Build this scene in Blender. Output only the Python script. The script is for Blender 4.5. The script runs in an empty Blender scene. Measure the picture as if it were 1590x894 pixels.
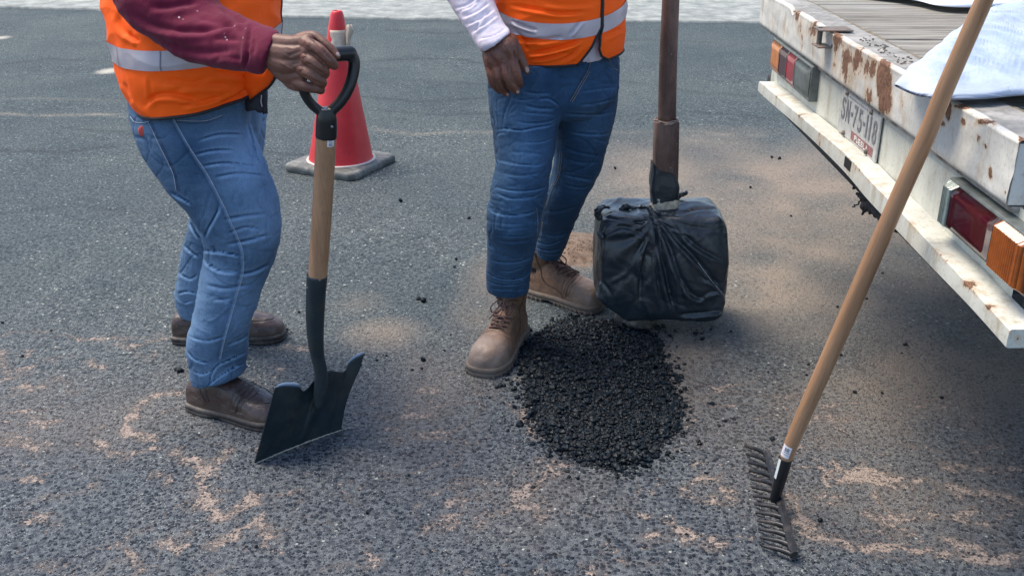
import bpy, bmesh, math, random
import numpy as np
from mathutils import Vector, Matrix
from mathutils.bvhtree import BVHTree
R = math.radians
C = bpy.context.scene.collection
random.seed(7); rng = np.random.default_rng(7)

# ---------------------------------------------------------------- camera
F = 1550.0; PITCH = R(23.1); CH = 1.4
cp, sp = math.cos(PITCH), math.sin(PITCH)
cam = bpy.data.cameras.new('camera'); camo = bpy.data.objects.new('camera', cam); C.objects.link(camo)
camo.location = (0, 0, CH); camo.rotation_euler = (R(90) - PITCH, 0, 0)
cam.sensor_width = 36; cam.lens = 36 * F / 1590; cam.clip_start = .05; cam.clip_end = 500
bpy.context.scene.camera = camo

# ---------------------------------------------------------------- sky and sun
SUN_EL, SUN_AZ = 64.0, -66.0            # azimuth from +Y (away from camera) towards +X
w = bpy.data.worlds.new('World'); bpy.context.scene.world = w; w.use_nodes = True
nt = w.node_tree; bg = nt.nodes['Background']
sky = nt.nodes.new('ShaderNodeTexSky'); sky.sky_type = 'NISHITA'; sky.sun_disc = False
sky.sun_elevation = R(SUN_EL); sky.sun_rotation = R(SUN_AZ); sky.altitude = 200; sky.air_density = 1.0; sky.dust_density = 1.5
nt.links.new(sky.outputs[0], bg.inputs[0]); bg.inputs[1].default_value = 0.14
sl = bpy.data.lights.new('sun', 'SUN'); sl.energy = 2.4; sl.angle = R(32); sl.color = (1, .88, .72)
so = bpy.data.objects.new('sun', sl); C.objects.link(so)
sd = Vector((math.sin(R(SUN_AZ)) * math.cos(R(SUN_EL)), math.cos(R(SUN_AZ)) * math.cos(R(SUN_EL)), math.sin(R(SUN_EL))))
so.rotation_euler = sd.to_track_quat('Z', 'Y').to_euler()
vs = bpy.context.scene.view_settings; vs.view_transform = 'Standard'; vs.look = 'None'; vs.exposure = 1.06; vs.gamma = 1

# ---------------------------------------------------------------- helpers
CAM = np.array([0, 0, CH]); FW = np.array([0, cp, -sp]); UP = np.array([0, sp, cp])
def ray(px, py):
    a = (px - 795) / F; b = (447 - py) / F
    return np.array([a, cp + b * sp, -sp + b * cp])
def P(px, py, Y):
    d = ray(px, py); return CAM + d * (Y / d[1])
def G(px, py, z=0.0):
    d = ray(px, py); return CAM + d * ((z - CH) / d[2])
def proj(v):
    r = np.asarray(v, float) - CAM; zc = r @ FW
    return 795 + F * r[..., 0] / zc, 447 - F * (r @ UP) / zc, zc

def fade(t): return t * t * t * (t * (t * 6 - 15) + 10)
_perm = np.random.default_rng(3).permutation(256); _perm = np.concatenate([_perm, _perm, _perm])
_g3 = np.random.default_rng(4).normal(size=(256, 3)); _g3 /= np.linalg.norm(_g3, axis=1)[:, None]
def noise3(p):
    p = np.asarray(p, float); i = np.floor(p).astype(int); f = p - i; i &= 255; u = fade(f)
    def g(dx, dy, dz):
        h = _perm[_perm[_perm[(i[:, 0] + dx) & 255] + ((i[:, 1] + dy) & 255)] + ((i[:, 2] + dz) & 255)]
        return ((f - np.array([dx, dy, dz])) * _g3[h]).sum(1)
    L = lambda a, b, t: a + (b - a) * t
    x00 = L(g(0,0,0), g(1,0,0), u[:,0]); x10 = L(g(0,1,0), g(1,1,0), u[:,0])
    x01 = L(g(0,0,1), g(1,0,1), u[:,0]); x11 = L(g(0,1,1), g(1,1,1), u[:,0])
    return L(L(x00, x10, u[:,1]), L(x01, x11, u[:,1]), u[:,2]) * 1.6
def fbm(p, o=3):
    p = np.asarray(p, float); s = 0; a = 1
    for k in range(o): s = s + a * noise3(p * 2 ** k + 17.3 * k); a *= .5
    return s

def mesh_from(name, v, f, smooth=True):
    me = bpy.data.meshes.new(name); me.from_pydata([tuple(map(float, q)) for q in v], [], [tuple(int(i) for i in q) for q in f]); me.update()
    if smooth: me.polygons.foreach_set('use_smooth', [True] * len(me.polygons))
    return me
def link(name, me, mat=None, parent=None, kind=None, label=None):
    o = bpy.data.objects.new(name, me); C.objects.link(o)
    if mat and len(me.materials) == 0: me.materials.append(mat)
    if parent:
        o.parent = parent
        root = parent
        while root.parent: root = root.parent
        o.matrix_parent_inverse = Matrix.Translation(-root.location) if root.type == 'EMPTY' and parent is root else Matrix.Identity(4)
    if kind: o['kind'] = kind
    if label: o['label'] = label
    return o
def obj(name, v, f, mat, parent=None, smooth=True, **k): return link(name, mesh_from(name, v, f, smooth), mat, parent, **k)
def thing(name, label, cat, loc=(0, 0, 0), group=None):
    o = bpy.data.objects.new(name, None); C.objects.link(o); o.location = tuple(map(float, loc)); o.empty_display_size = .1
    o['label'] = label; o['category'] = cat
    if group: o['group'] = group
    return o
def tag(o, label, cat, group=None, kind=None):
    o['label'] = label; o['category'] = cat
    if group: o['group'] = group
    if kind: o['kind'] = kind
    return o
def join(parts):
    V, Fc, n = [], [], 0
    for v, f in parts:
        V.append(np.asarray(v, float).reshape(-1, 3)); Fc += [[i + n for i in q] for q in f]; n += len(V[-1])
    return np.concatenate(V), Fc
def rings_mesh(Rg, close=True, cap=True):
    n = len(Rg); m = len(Rg[0]); V = np.concatenate([np.asarray(r) for r in Rg]); f = []
    for i in range(n - 1):
        for j in range(m if close else m - 1):
            k = (j + 1) % m; f.append((i * m + j, i * m + k, (i + 1) * m + k, (i + 1) * m + j))
    if cap and close:
        V = np.concatenate([V, [np.mean(Rg[0], 0)], [np.mean(Rg[-1], 0)]]); a = n * m
        for j in range(m):
            k = (j + 1) % m; f.append((a, k, j)); f.append((a + 1, (n - 1) * m + j, (n - 1) * m + k))
    return V, f
def crs(pts, n, col=None):
    P_ = np.asarray(pts, float); m = len(P_)
    if m < 3:
        t = np.linspace(0, 1, n)[:, None]; return P_[0] * (1 - t) + P_[-1] * t
    out = []
    for q in np.linspace(0, m - 1, n):
        i = min(int(q), m - 2); t = q - i
        p0 = P_[max(i - 1, 0)]; p1 = P_[i]; p2 = P_[i + 1]; p3 = P_[min(i + 2, m - 1)]
        out.append(.5 * (2 * p1 + (p2 - p0) * t + (2 * p0 - 5 * p1 + 4 * p2 - p3) * t * t + (3 * p1 - p0 - 3 * p2 + p3) * t ** 3))
    return np.array(out)
def tube(pts, rad, m=10, cap=True, flat=1.0, up=None):
    pts = np.asarray(pts, float); n = len(pts); rad = np.ones(n) * rad if np.isscalar(rad) else np.asarray(rad, float)
    T = np.gradient(pts, axis=0); T /= np.linalg.norm(T, axis=1)[:, None] + 1e-12
    a = np.array(up if up is not None else (0, 0, 1.)); 
    if abs(T[0] @ a) > .95: a = np.array([1., 0, 0])
    Rg = []; N = a - (a @ T[0]) * T[0]; N /= np.linalg.norm(N)
    th = np.arange(m) * 2 * math.pi / m
    for i in range(n):
        N = N - (N @ T[i]) * T[i]; N /= np.linalg.norm(N) + 1e-12; B = np.cross(T[i], N)
        Rg.append(pts[i] + rad[i] * (np.cos(th)[:, None] * N * flat + np.sin(th)[:, None] * B))
    return rings_mesh(Rg, cap=cap)
def ball(c, r, n=10, m=14, sc=(1, 1, 1)):
    Rg = []
    for i in range(1, n):
        a = math.pi * i / n; th = np.arange(m) * 2 * math.pi / m
        Rg.append(np.c_[math.sin(a) * np.cos(th), math.sin(a) * np.sin(th), -np.full(m, math.cos(a))] * r * np.array(sc) + np.asarray(c))
    v, f = rings_mesh(Rg, cap=False); v = np.concatenate([v, [np.asarray(c) - (0, 0, r * sc[2])], [np.asarray(c) + (0, 0, r * sc[2])]])
    k = (n - 1) * m
    for j in range(m):
        j2 = (j + 1) % m; f.append((k, j2, j)); f.append((k + 1, (n - 2) * m + j, (n - 2) * m + j2))
    return v, f
def capsule(pts, rad, m=12):
    """chain of tapered limbs with round joints"""
    pts = [np.asarray(p, float) for p in pts]; rad = [rad] * len(pts) if np.isscalar(rad) else rad
    parts = [ball(p, r * .995, 8, m) for p, r in zip(pts, rad)]
    for i in range(len(pts) - 1):
        if np.linalg.norm(pts[i + 1] - pts[i]) > 1e-5: parts.append(tube([pts[i], pts[i + 1]], [rad[i], rad[i + 1]], m))
    return parts
def box(c, s, bev=.0, rot=None, seg=2):
    bm = bmesh.new(); bmesh.ops.create_cube(bm, size=1)
    for v in bm.verts: v.co = Vector((v.co.x * s[0], v.co.y * s[1], v.co.z * s[2]))
    if bev: bmesh.ops.bevel(bm, geom=bm.edges[:], offset=bev, segments=seg, affect='EDGES', profile=.5)
    M = rot.to_4x4() if rot is not None else Matrix.Identity(4); M = Matrix.Translation(Vector(tuple(map(float, c)))) @ M
    bm.transform(M); bm.verts.index_update()
    v = [tuple(q.co) for q in bm.verts]; f = [[q.index for q in g.verts] for g in bm.faces]; bm.free(); return np.array(v), f
def remesh(v, f, vox, sm=6, fac=.5):
    me = mesh_from('tmp', v, f); o = bpy.data.objects.new('tmp', me); C.objects.link(o)
    md = o.modifiers.new('r', 'REMESH'); md.mode = 'VOXEL'; md.voxel_size = vox; md.use_smooth_shade = True
    if sm: s = o.modifiers.new('s', 'SMOOTH'); s.iterations = sm; s.factor = fac
    dg = bpy.context.evaluated_depsgraph_get(); e = o.evaluated_get(dg); m2 = bpy.data.meshes.new_from_object(e)
    bpy.data.objects.remove(o); bpy.data.meshes.remove(me)
    V = np.empty(len(m2.vertices) * 3); m2.vertices.foreach_get('co', V); V = V.reshape(-1, 3)
    N = np.empty(len(m2.vertices) * 3); m2.vertices.foreach_get('normal', N); N = N.reshape(-1, 3)
    Fc = [list(p.vertices) for p in m2.polygons]; bpy.data.meshes.remove(m2)
    return V, Fc, N
def normals(V, Fc):
    me = mesh_from('tmp', V, Fc); N = np.empty(len(V) * 3); me.vertices.foreach_get('normal', N); bpy.data.meshes.remove(me); return N.reshape(-1, 3)
def seg_dist(x, y, pl):
    """min distance, signed side and parameter of points to a polyline"""
    pl = np.asarray(pl, float); best = np.full(len(x), 1e9); side = np.zeros(len(x)); par = np.zeros(len(x)); L = 0
    tot = np.linalg.norm(np.diff(pl, axis=0), axis=1).sum()
    for a, b in zip(pl[:-1], pl[1:]):
        d = b - a; l2 = d @ d; l = math.sqrt(l2) + 1e-9
        t = np.clip(((x - a[0]) * d[0] + (y - a[1]) * d[1]) / (l2 + 1e-12), 0, 1)
        ex = x - a[0] - t * d[0]; ey = y - a[1] - t * d[1]; dd = np.hypot(ex, ey)
        m = dd < best; best[m] = dd[m]; side[m] = np.sign(d[0] * ey - d[1] * ex)[m]; par[m] = ((L + t * l) / tot)[m]; L += l
    return best, side, par
def creases(V, N, lines):
    """cloth folds: (polyline, depth m, half width m, ridge) lines laid on the side of the body they were seen on"""
    x, y, z = proj(V); toc = CAM - V; toc /= np.linalg.norm(toc, axis=1)[:, None]
    fac = np.clip(((N * toc).sum(1) + .15) * 2.2, 0, 1); D = np.zeros(len(V))
    for pl, dep, wid, rid in lines:
        pl = np.array(pl, float); pl = crs(pl, max(len(pl) * 5, 8))
        lo = pl.min(0) - 40; hi = pl.max(0) + 40; m = (x > lo[0]) & (x < hi[0]) & (y > lo[1]) & (y < hi[1]) & (fac > 0)
        if not m.any(): continue
        d, s, t = seg_dist(x[m], y[m], pl); d = d * z[m] / F
        k = np.clip(np.minimum(t, 1 - t) * 5, 0, 1) if dep > -9 else 1
        k = k * np.clip(1.2 - d / (wid * 5), 0, 1)
        D[m] += fac[m] * k * (-dep * np.exp(-(d / wid) ** 2) + dep * rid * np.exp(-((s * d - 1.9 * wid) / (1.3 * wid)) ** 2))
    return V + N * D[:, None]
def set_attr(me, name, val):
    a = me.attributes.new(name, 'FLOAT', 'POINT'); a.data.foreach_set('value', np.asarray(val, dtype=np.float32))
def onsurf(bvh, pts, off=.001, n=None):
    """points of a seam on the visible side of a surface"""
    out = []
    pl = crs(pts, n or len(pts) * 6)
    for x, y in pl:
        d = Vector(ray(x, y)); h = bvh.ray_cast(Vector(CAM), d.normalized())
        if h[0] is not None:
            nn = h[1] if h[1].dot(d) < 0 else -h[1]
            out.append(np.array(h[0] + nn * off))
    return out

# ---------------------------------------------------------------- material helpers
def newmat(name):
    m = bpy.data.materials.new(name); m.use_nodes = True; n = m.node_tree; n.nodes.clear()
    o = n.nodes.new('ShaderNodeOutputMaterial'); b = n.nodes.new('ShaderNodeBsdfPrincipled'); n.links.new(b.outputs[0], o.inputs[0])
    return m, n, b
class NT:
    def __init__(s, nt): s.t = nt; s.co = None
    def n(s, typ, **k):
        x = s.t.nodes.new('ShaderNode' + typ)
        for a, v in k.items(): setattr(x, a, v)
        return x
    def l(s, a, b): s.t.links.new(a, b)
    def put(s, sock, v):
        if hasattr(v, 'links') or hasattr(v, 'is_linked'): s.l(v, sock)
        else: sock.default_value = v
    def coord(s, sc=(1, 1, 1), loc=(0, 0, 0)):
        c = s.n('NewGeometry') if False else s.n('TexCoord'); m = s.n('Mapping'); s.l(c.outputs['Object'], m.inputs[0]); m.inputs['Scale'].default_value = sc; m.inputs['Location'].default_value = loc
        return m.outputs[0]
    def noise(s, scale, detail=3, rough=.6, co=None, dist=0, out=0):
        x = s.n('TexNoise'); x.inputs['Scale'].default_value = scale; x.inputs['Detail'].default_value = detail; x.inputs['Roughness'].default_value = rough; x.inputs['Distortion'].default_value = dist
        s.l(co or s.coord(), x.inputs['Vector']); return x.outputs[out]
    def vor(s, scale, co=None, feature='F1', rnd=1.0):
        x = s.n('TexVoronoi', feature=feature); x.inputs['Scale'].default_value = scale; x.inputs['Randomness'].default_value = rnd
        s.l(co or s.coord(), x.inputs['Vector']); return x
    def ramp(s, v, pts, interp='LINEAR'):
        x = s.n('ValToRGB'); e = x.color_ramp.elements; x.color_ramp.interpolation = interp
        while len(e) < len(pts): e.new(.5)
        for q, (p, c) in zip(e, pts):
            q.position = p; q.color = (c, c, c, 1) if isinstance(c, (int, float)) else (*c, 1)
        s.l(v, x.inputs[0]); return x.outputs[0]
    def mix(s, f, a, b, mode='MIX'):
        x = s.n('Mix', data_type='RGBA', blend_type=mode); s.put(x.inputs[0], f)
        for k, v in ((6, a), (7, b)):
            if isinstance(v, (tuple, list)): x.inputs[k].default_value = (*v, 1)[:4]
            else: s.l(v, x.inputs[k])
        return x.outputs[2]
    def m(s, op, a, b=0.0, c=None, clamp=False):
        x = s.n('Math', operation=op, use_clamp=clamp); s.put(x.inputs[0], a); s.put(x.inputs[1], b)
        if c is not None: s.put(x.inputs[2], c)
        return x.outputs[0]
    def sstep(s, v, a, b, c=0.0, d=1.0):
        x = s.n('MapRange', interpolation_type='SMOOTHSTEP'); s.put(x.inputs[0], v)
        for i, q in enumerate((a, b, c, d)): x.inputs[i + 1].default_value = q
        return x.outputs[0]
    def attr(s, name):
        x = s.n('Attribute', attribute_name=name); return x.outputs['Fac']
    def bump(s, h, strength=.5, dist=.002, nrm=None):
        x = s.n('Bump'); x.inputs['Strength'].default_value = strength; x.inputs['Distance'].default_value = dist; s.l(h, x.inputs['Height'])
        if nrm is not None: s.l(nrm, x.inputs['Normal'])
        return x.outputs[0]
def simple(name, col, rough=.6, nscale=30, var=.15, bump=.0, bscale=200, bdist=.001, metal=0, spec=.5, col2=None, n2=4, trans=0, coat=0):
    m, t, b = newmat(name); N = NT(t)
    c1 = tuple(max(0, c * (1 - var)) for c in col); c2 = tuple(min(1, c * (1 + var)) for c in col)
    c = N.mix(N.ramp(N.noise(nscale, 4), [(.3, 0), (.7, 1)]), c1, c2)
    if col2: c = N.mix(N.ramp(N.noise(n2, 6, .7), [(.48, 0), (.62, 1)]), c, col2)
    N.l(c, b.inputs['Base Color']); b.inputs['Roughness'].default_value = rough; b.inputs['Metallic'].default_value = metal
    b.inputs['Specular IOR Level'].default_value = spec
    if coat: b.inputs['Coat Weight'].default_value = coat
    if bump: N.l(N.bump(N.noise(bscale, 4), bump, bdist), b.inputs['Normal'])
    return m

# ================================================================ ROAD
def g2(pts): return np.array([G(*q)[:2] for q in pts])
xs = np.unique(np.round(np.concatenate([np.linspace(-60, -8, 14), np.linspace(-8, -2, 90), np.linspace(-2, 2, 320), np.linspace(2, 8, 70), np.linspace(8, 60, 14)]), 4))
ys = np.unique(np.round(np.concatenate([np.linspace(-12, 1.2, 20), np.linspace(1.2, 3.6, 240), np.linspace(3.6, 6.5, 110), np.linspace(6.5, 13, 170), np.linspace(13, 60, 12)]), 4))
X, Yg = np.meshgrid(xs, ys); x = X.ravel(); y = Yg.ravel()
nx, ny = len(xs), len(ys)
dust = np.zeros(len(x))
def stroke(pts, wid, amt):
    global dust
    p = crs(g2(pts), max(6, len(pts) * 6)); lo = p.min(0) - wid * 4; hi = p.max(0) + wid * 4
    m = (x > lo[0]) & (x < hi[0]) & (y > lo[1]) & (y < hi[1])
    if not m.any(): return
    q = np.c_[x[m], y[m], np.zeros(m.sum())]
    xx = x[m] + .022 * fbm(q * 24); yy = y[m] + .022 * fbm(q * 24 + 50)
    d, _, t = seg_dist(xx, yy, p); w_ = 1.9 * wid * (1 + .8 * noise3(q * 30 + 9))
    dust[m] = np.maximum(dust[m], .92 * amt * np.exp(-(d / np.maximum(w_, .003)) ** 2))
def blob(cx, cy, rx, ry, amt, arr):
    c = G(cx, cy)[:2]; e = G(cx + rx, cy)[:2]; n_ = G(cx, cy + ry)[:2]
    d = np.sqrt(((x - c[0]) / abs(e[0] - c[0])) ** 2 + ((y - c[1]) / abs(n_[1] - c[1])) ** 2)
    return np.maximum(arr, amt * np.clip(1.15 - d, 0, 1) ** .8)
for pts, wd, am in [
    ([(267,611),(226,621),(201,646),(199,671),(236,679)], .014, 1.0), ([(0,686),(30,684),(45,696),(75,691)], .011, .9),
    ([(20,641),(45,641),(70,661),(90,651)], .010, .8), ([(151,686),(171,701),(196,707)], .013, .85), ([(196,707),(240,699)], .008, .7),
    ([(272,701),(292,717),(322,717),(352,704)], .014, .85), ([(322,727),(312,757),(327,787),(357,802),(392,772)], .014, 1.1),
    ([(332,847),(362,827),(402,812),(412,832)], .014, .95), ([(0,546),(10,576),(45,571)], .010, .85), ([(136,561),(156,571)], .010, .8),
    ([(176,525),(201,540)], .012, .8), ([(438,538),(478,543),(500,548)], .010, .8), ([(659,822),(675,815),(699,802)], .013, .9),
    ([(241,847),(277,852)], .012, .8), ([(865,724),(840,747),(805,772),(840,802)], .013, 1.0), ([(1042,812),(1060,822),(1072,837)], .013, 1.0),
    ([(1108,846),(1118,849)], .013, 1.0), ([(1315,742),(1348,738),(1385,742)], .024, 1.2), ([(1369,742),(1429,747),(1469,752),(1530,765),(1590,777)], .012, .95),
    ([(1464,722),(1530,724),(1590,732)], .011, .85), ([(1233,772),(1258,822),(1293,837),(1369,852),(1444,852),(1515,868),(1590,863)], .013, 1.0),
    ([(1349,797),(1374,812)], .011, .9), ([(1479,842),(1519,852)], .016, 1.0), ([(1268,646),(1318,651)], .012, .9),
    ([(812,641),(828,668),(840,680)], .009, .9), ([(60,600),(90,590),(118,610)], .008, .7), ([(250,735),(262,752)], .008, .8),
    ([(230,560),(210,540),(260,525)], .009, .6), ([(560,840),(590,880)], .007, .6), ([(700,780),(745,770),(790,790)], .007, .75),
    ([(1400,690),(1480,700),(1560,690)], .008, .6), ([(950,790),(1000,800)], .007, .7), ([(940,850),(980,880),(1030,870)], .008, .6),
    ([(440,565),(420,600)], .007, .5), ([(590,735),(640,750)], .007, .5), ([(1230,700),(1290,720)], .008, .6), ([(1400,810),(1450,800),(1540,815)], .010, .85),
    ([(90,770),(140,760),(150,740)], .008, .7), ([(30,740),(62,745)], .007, .7), ([(160,880),(215,870)], .008, .6), ([(425,770),(470,760)], .007, .6),
    ([(0,520),(60,515),(150,528),(250,520)], .010, .62)]: stroke(pts, wd, am)
q3 = np.c_[x, y, np.zeros(len(x))]
near = np.clip((2.95 - y) / .5, 0, 1)
dust = np.maximum(dust, near * np.clip(fbm(q3 * np.array([6, 10, 1]) + 3) * 1.0 - .20, 0, .52))
qw = q3 + .05 * np.c_[noise3(q3 * 6 + 4), noise3(q3 * 6 + 14), 0 * x]
net = np.exp(-(noise3(qw * np.array([4.5, 7, 1]) + 2) / .06) ** 2) * np.clip(noise3(q3 * 2.6 + 8) * 2 + .35, 0, 1) + .9 * np.exp(-(noise3(qw * np.array([8, 13, 1]) + 31) / .07) ** 2) * np.clip(noise3(q3 * 3.1 + 18) * 2 + .1, 0, 1)
dust = np.maximum(dust, np.clip((3.0 - y) / .45, 0, 1) * np.clip(net, 0, 1) * .72)
sand = np.zeros(len(x))
for b in [(1180,290,300,130,1.0),(1160,420,230,110,.95),(1330,500,260,120,.8),(1430,590,260,150,1.0),(1500,440,230,200,1.0),(1480,640,200,90,.8),(1250,380,200,120,.9),(1070,560,110,90,1.0),(1300,640,260,110,.45),(1400,760,300,110,.30),(640,640,110,130,.35),(150,640,260,90,.22),(830,780,160,80,.3),(770,440,60,60,.55),(735,500,45,60,.6),(900,390,70,35,1.0),
          (600,520,70,30,.85),(700,600,70,130,.32),(1000,250,90,60,.5),(1500,480,120,130,.7),(655,560,60,30,.45),(560,470,40,20,.3)]: sand = blob(*b, sand)
sand *= np.clip(.85 + .7 * fbm(q3 * 2.4), .1, 1.4)
smooth_ = np.clip(blob(760, 660, 120, 170, .9, blob(1250, 610, 230, 60, 1.0, np.zeros(len(x)))) * (.7 + .5 * fbm(q3 * 4)), 0, 1)        # worn, greasy lane of paler asphalt
sun_fleck = np.zeros(len(x))  # sunlit flecks, painted as pale spots into the road colour
for b in [(168,110,26,7,1.0),(2,59,20,5,.9)]: sun_fleck = blob(*b, sun_fleck)
crack = np.zeros(len(x))
def crackline(pts, wid, amt=1):
    global crack
    p = crs(g2(pts), max(6, len(pts) * 8)); q = np.c_[x, y, 0 * x]
    lo = p.min(0) - .3; hi = p.max(0) + .3; m = (x > lo[0]) & (x < hi[0]) & (y > lo[1]) & (y < hi[1])
    d, _, t = seg_dist(x[m] + .05 * noise3(q[m] * 6), y[m] + .05 * noise3(q[m] * 6 + 7), p)
    crack[m] = np.maximum(crack[m], amt * np.exp(-(d / wid) ** 2))
for pts, wd, am in [([(0,233),(100,236),(180,226)], .02, .9), ([(590,170),(680,178),(760,176)], .03, .5), ([(600,46),(700,52),(760,44)], .05, .5), ([(965,125),(1060,140),(1170,150)], .03, .4),
                    ([(590,122),(680,128),(750,130)], .03, .4), ([(960,60),(1100,66)], .05, .3), ([(940,300),(1000,294),(1100,300)], .012, .3), ([(100,200),(300,215),(420,236),(475,242)], .02, .7), ([(0,100),(90,92),(160,98)], .03, .6), ([(820,60),(900,66),(1000,62)], .03, .6), ([(960,180),(1080,176),(1200,186)], .02, .6), ([(560,150),(660,158),(760,150)], .025, .6), ([(0,330),(120,322),(230,330)], .012, .5), ([(580,95),(690,90),(750,98)], .035, .7)]: crackline(pts, wd, am)
streak = np.zeros(len(x))   # dirty pale rows of grit along the lane
for pts, wd, am in [([(0,178),(80,178),(190,180)], .035, .9), ([(570,200),(640,206),(700,203),(760,205)], .035, .6), ([(960,205),(1060,205),(1180,210)], .04, .45), ([(0,153),(60,153),(180,157)], .03, .45)]:
    p = g2(pts); d, _, t = seg_dist(x, y + .06 * noise3(q3 * 3), p); streak = np.maximum(streak, am * np.exp(-(d / wd) ** 2))
zz = .006 * fbm(q3 * .9) * np.clip((abs(x) + 1) / 1, 0, 1) + .0012 * fbm(q3 * 14) * (y < 7) - .003 * crack
zz -= zz[np.argmin((x + .5) ** 2 + (y - 2.3) ** 2)] * 0
V = np.c_[x, y, zz]; f = []
idx = np.arange(nx * ny).reshape(ny, nx)
Fq = np.stack([idx[:-1, :-1], idx[:-1, 1:], idx[1:, 1:], idx[1:, :-1]], -1).reshape(-1, 4)
me = mesh_from('road', V, Fq)
for n_, v_ in (('dust', dust), ('sand', sand), ('worn', smooth_), ('sun_fleck', sun_fleck), ('crack', crack), ('streak', streak)): set_attr(me, n_, v_)
m, t, b = newmat('asphalt'); N = NT(t); co = N.coord()
geo = N.n('SeparateXYZ'); N.l(co, geo.inputs[0])
nearf = N.sstep(geo.outputs[1], 2.1, 3.4, 1.0, 0.0)                       # coarse open aggregate on this side, tighter beyond
wob = N.noise(45, 3, co=co, out=1); cow = N.n('Vector' 'Math', operation='MULTIPLY_ADD'); N.l(wob, cow.inputs[0]); cow.inputs[1].default_value = (.006,) * 3; N.l(co, cow.inputs[2])
v1 = N.vor(105, cow.outputs[0]); v2 = N.vor(230, cow.outputs[0]); v3 = N.vor(60, cow.outputs[0])
big = N.noise(1.3, 4, .6, co); mid = N.noise(9, 4, .6, co); fine = N.noise(420, 4, .75, co); fin2 = N.noise(150, 3, .7, co)
sepa = N.n('SeparateColor'); N.l(v1.outputs['Color'], sepa.inputs[0]); v4 = N.vor(62, cow.outputs[0]); sepb = N.n('SeparateColor'); N.l(v4.outputs['Color'], sepb.inputs[0])
sizer = N.m('ADD', N.m('MULTIPLY', sepa.outputs[2], .42), .16)
stone1 = N.m('MULTIPLY', N.sstep(N.m('DIVIDE', v1.outputs['Distance'], sizer), .75, 1.1, 1, 0), N.sstep(sepa.outputs[1], .12, .22))
stoneb = N.m('MULTIPLY', N.sstep(v4.outputs['Distance'], .26, .36, 1, 0), N.sstep(sepb.outputs[1], .62, .66))
stone = N.m('MAXIMUM', stone1, stoneb)
sep = N.n('SeparateColor'); N.l(v1.outputs['Color'], sep.inputs[0]); rnd = sep.outputs[0]; rnd2 = sep.outputs[1]
sep2 = N.n('SeparateColor'); N.l(v2.outputs['Color'], sep2.inputs[0])
stonecol = N.ramp(rnd, [(0, (.010, .015, .024)), (.55, (.026, .034, .049)), (.85, (.055, .064, .080)), (.94, (.13, .14, .145)), (.98, (.30, .30, .28))])
farstone = N.ramp(rnd, [(0, (.022, .030, .036)), (.5, (.050, .063, .070)), (.82, (.10, .115, .118)), (.93, (.20, .21, .20)), (.98, (.38, .38, .35))])
scol = N.mix(nearf, farstone, stonecol)
matr = N.mix(nearf, (.078, .092, .096), (.098, .105, .118))
matr = N.mix(N.sstep(fine, .35, .7), N.mix(1.0, matr, (.6, .6, .6), 'MULTIPLY'), N.mix(1.0, matr, (1.45, 1.42, 1.38), 'MULTIPLY'))
col = N.mix(stone, matr, scol)
col = N.mix(1.0, col, N.mix(N.sstep(N.noise(75, 2, .5, co), .38, .62), (.62, .64, .68), (1.42, 1.4, 1.34)), 'MULTIPLY')
col = N.mix(N.m('MULTIPLY', N.sstep(sep2.outputs[2], .86, .93), N.sstep(v2.outputs['Distance'], .2, .45, .8, 0)), col, (.42, .42, .40))
col = N.mix(N.sstep(big, .35, .65, 0, .8), col, N.mix(1.0, col, (1.22, 1.2, 1.14), 'MULTIPLY'))
col = N.mix(N.sstep(N.noise(.55, 5, .6, co), .42, .62, 0, .8), col, N.mix(1.0, col, (.74, .80, .86), 'MULTIPLY'))
col = N.mix(N.sstep(mid, .45, .72, 0, .55), col, N.mix(1.0, col, (.7, .74, .8), 'MULTIPLY'))
col = N.mix(N.m('MULTIPLY', N.attr('worn'), .8), col, N.mix(1.0, col, (1.25, 1.2, 1.12), 'MULTIPLY'))
col = N.mix(1.0, col, (1.02, 1.07, 1.10), 'MULTIPLY')
col = N.mix(N.sstep(N.m('ADD', geo.outputs[1], N.m('MULTIPLY', big, 1.5)), 5.0, 7.2), col, N.mix(1.0, col, (.90, .93, .91), 'MULTIPLY'))
# brown sandy film lying in the hollows
sf = N.m('MULTIPLY', N.attr('sand'), N.sstep(N.m('ADD', N.m('MULTIPLY', stone, -.35), N.m('ADD', fin2, N.m('MULTIPLY', mid, .5))), .02, .6), clamp=True)
col = N.mix(N.m('MULTIPLY', sf, .92), col, N.mix(N.sstep(fine, .3, .7), (.155, .125, .098), (.40, .33, .26)))
stk = N.m('MULTIPLY', N.attr('streak'), N.sstep(N.m('ADD', N.m('MULTIPLY', fin2, .7), N.m('MULTIPLY', mid, .4)), .5, .65), clamp=True)
col = N.mix(stk, col, (.32, .29, .23))
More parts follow.
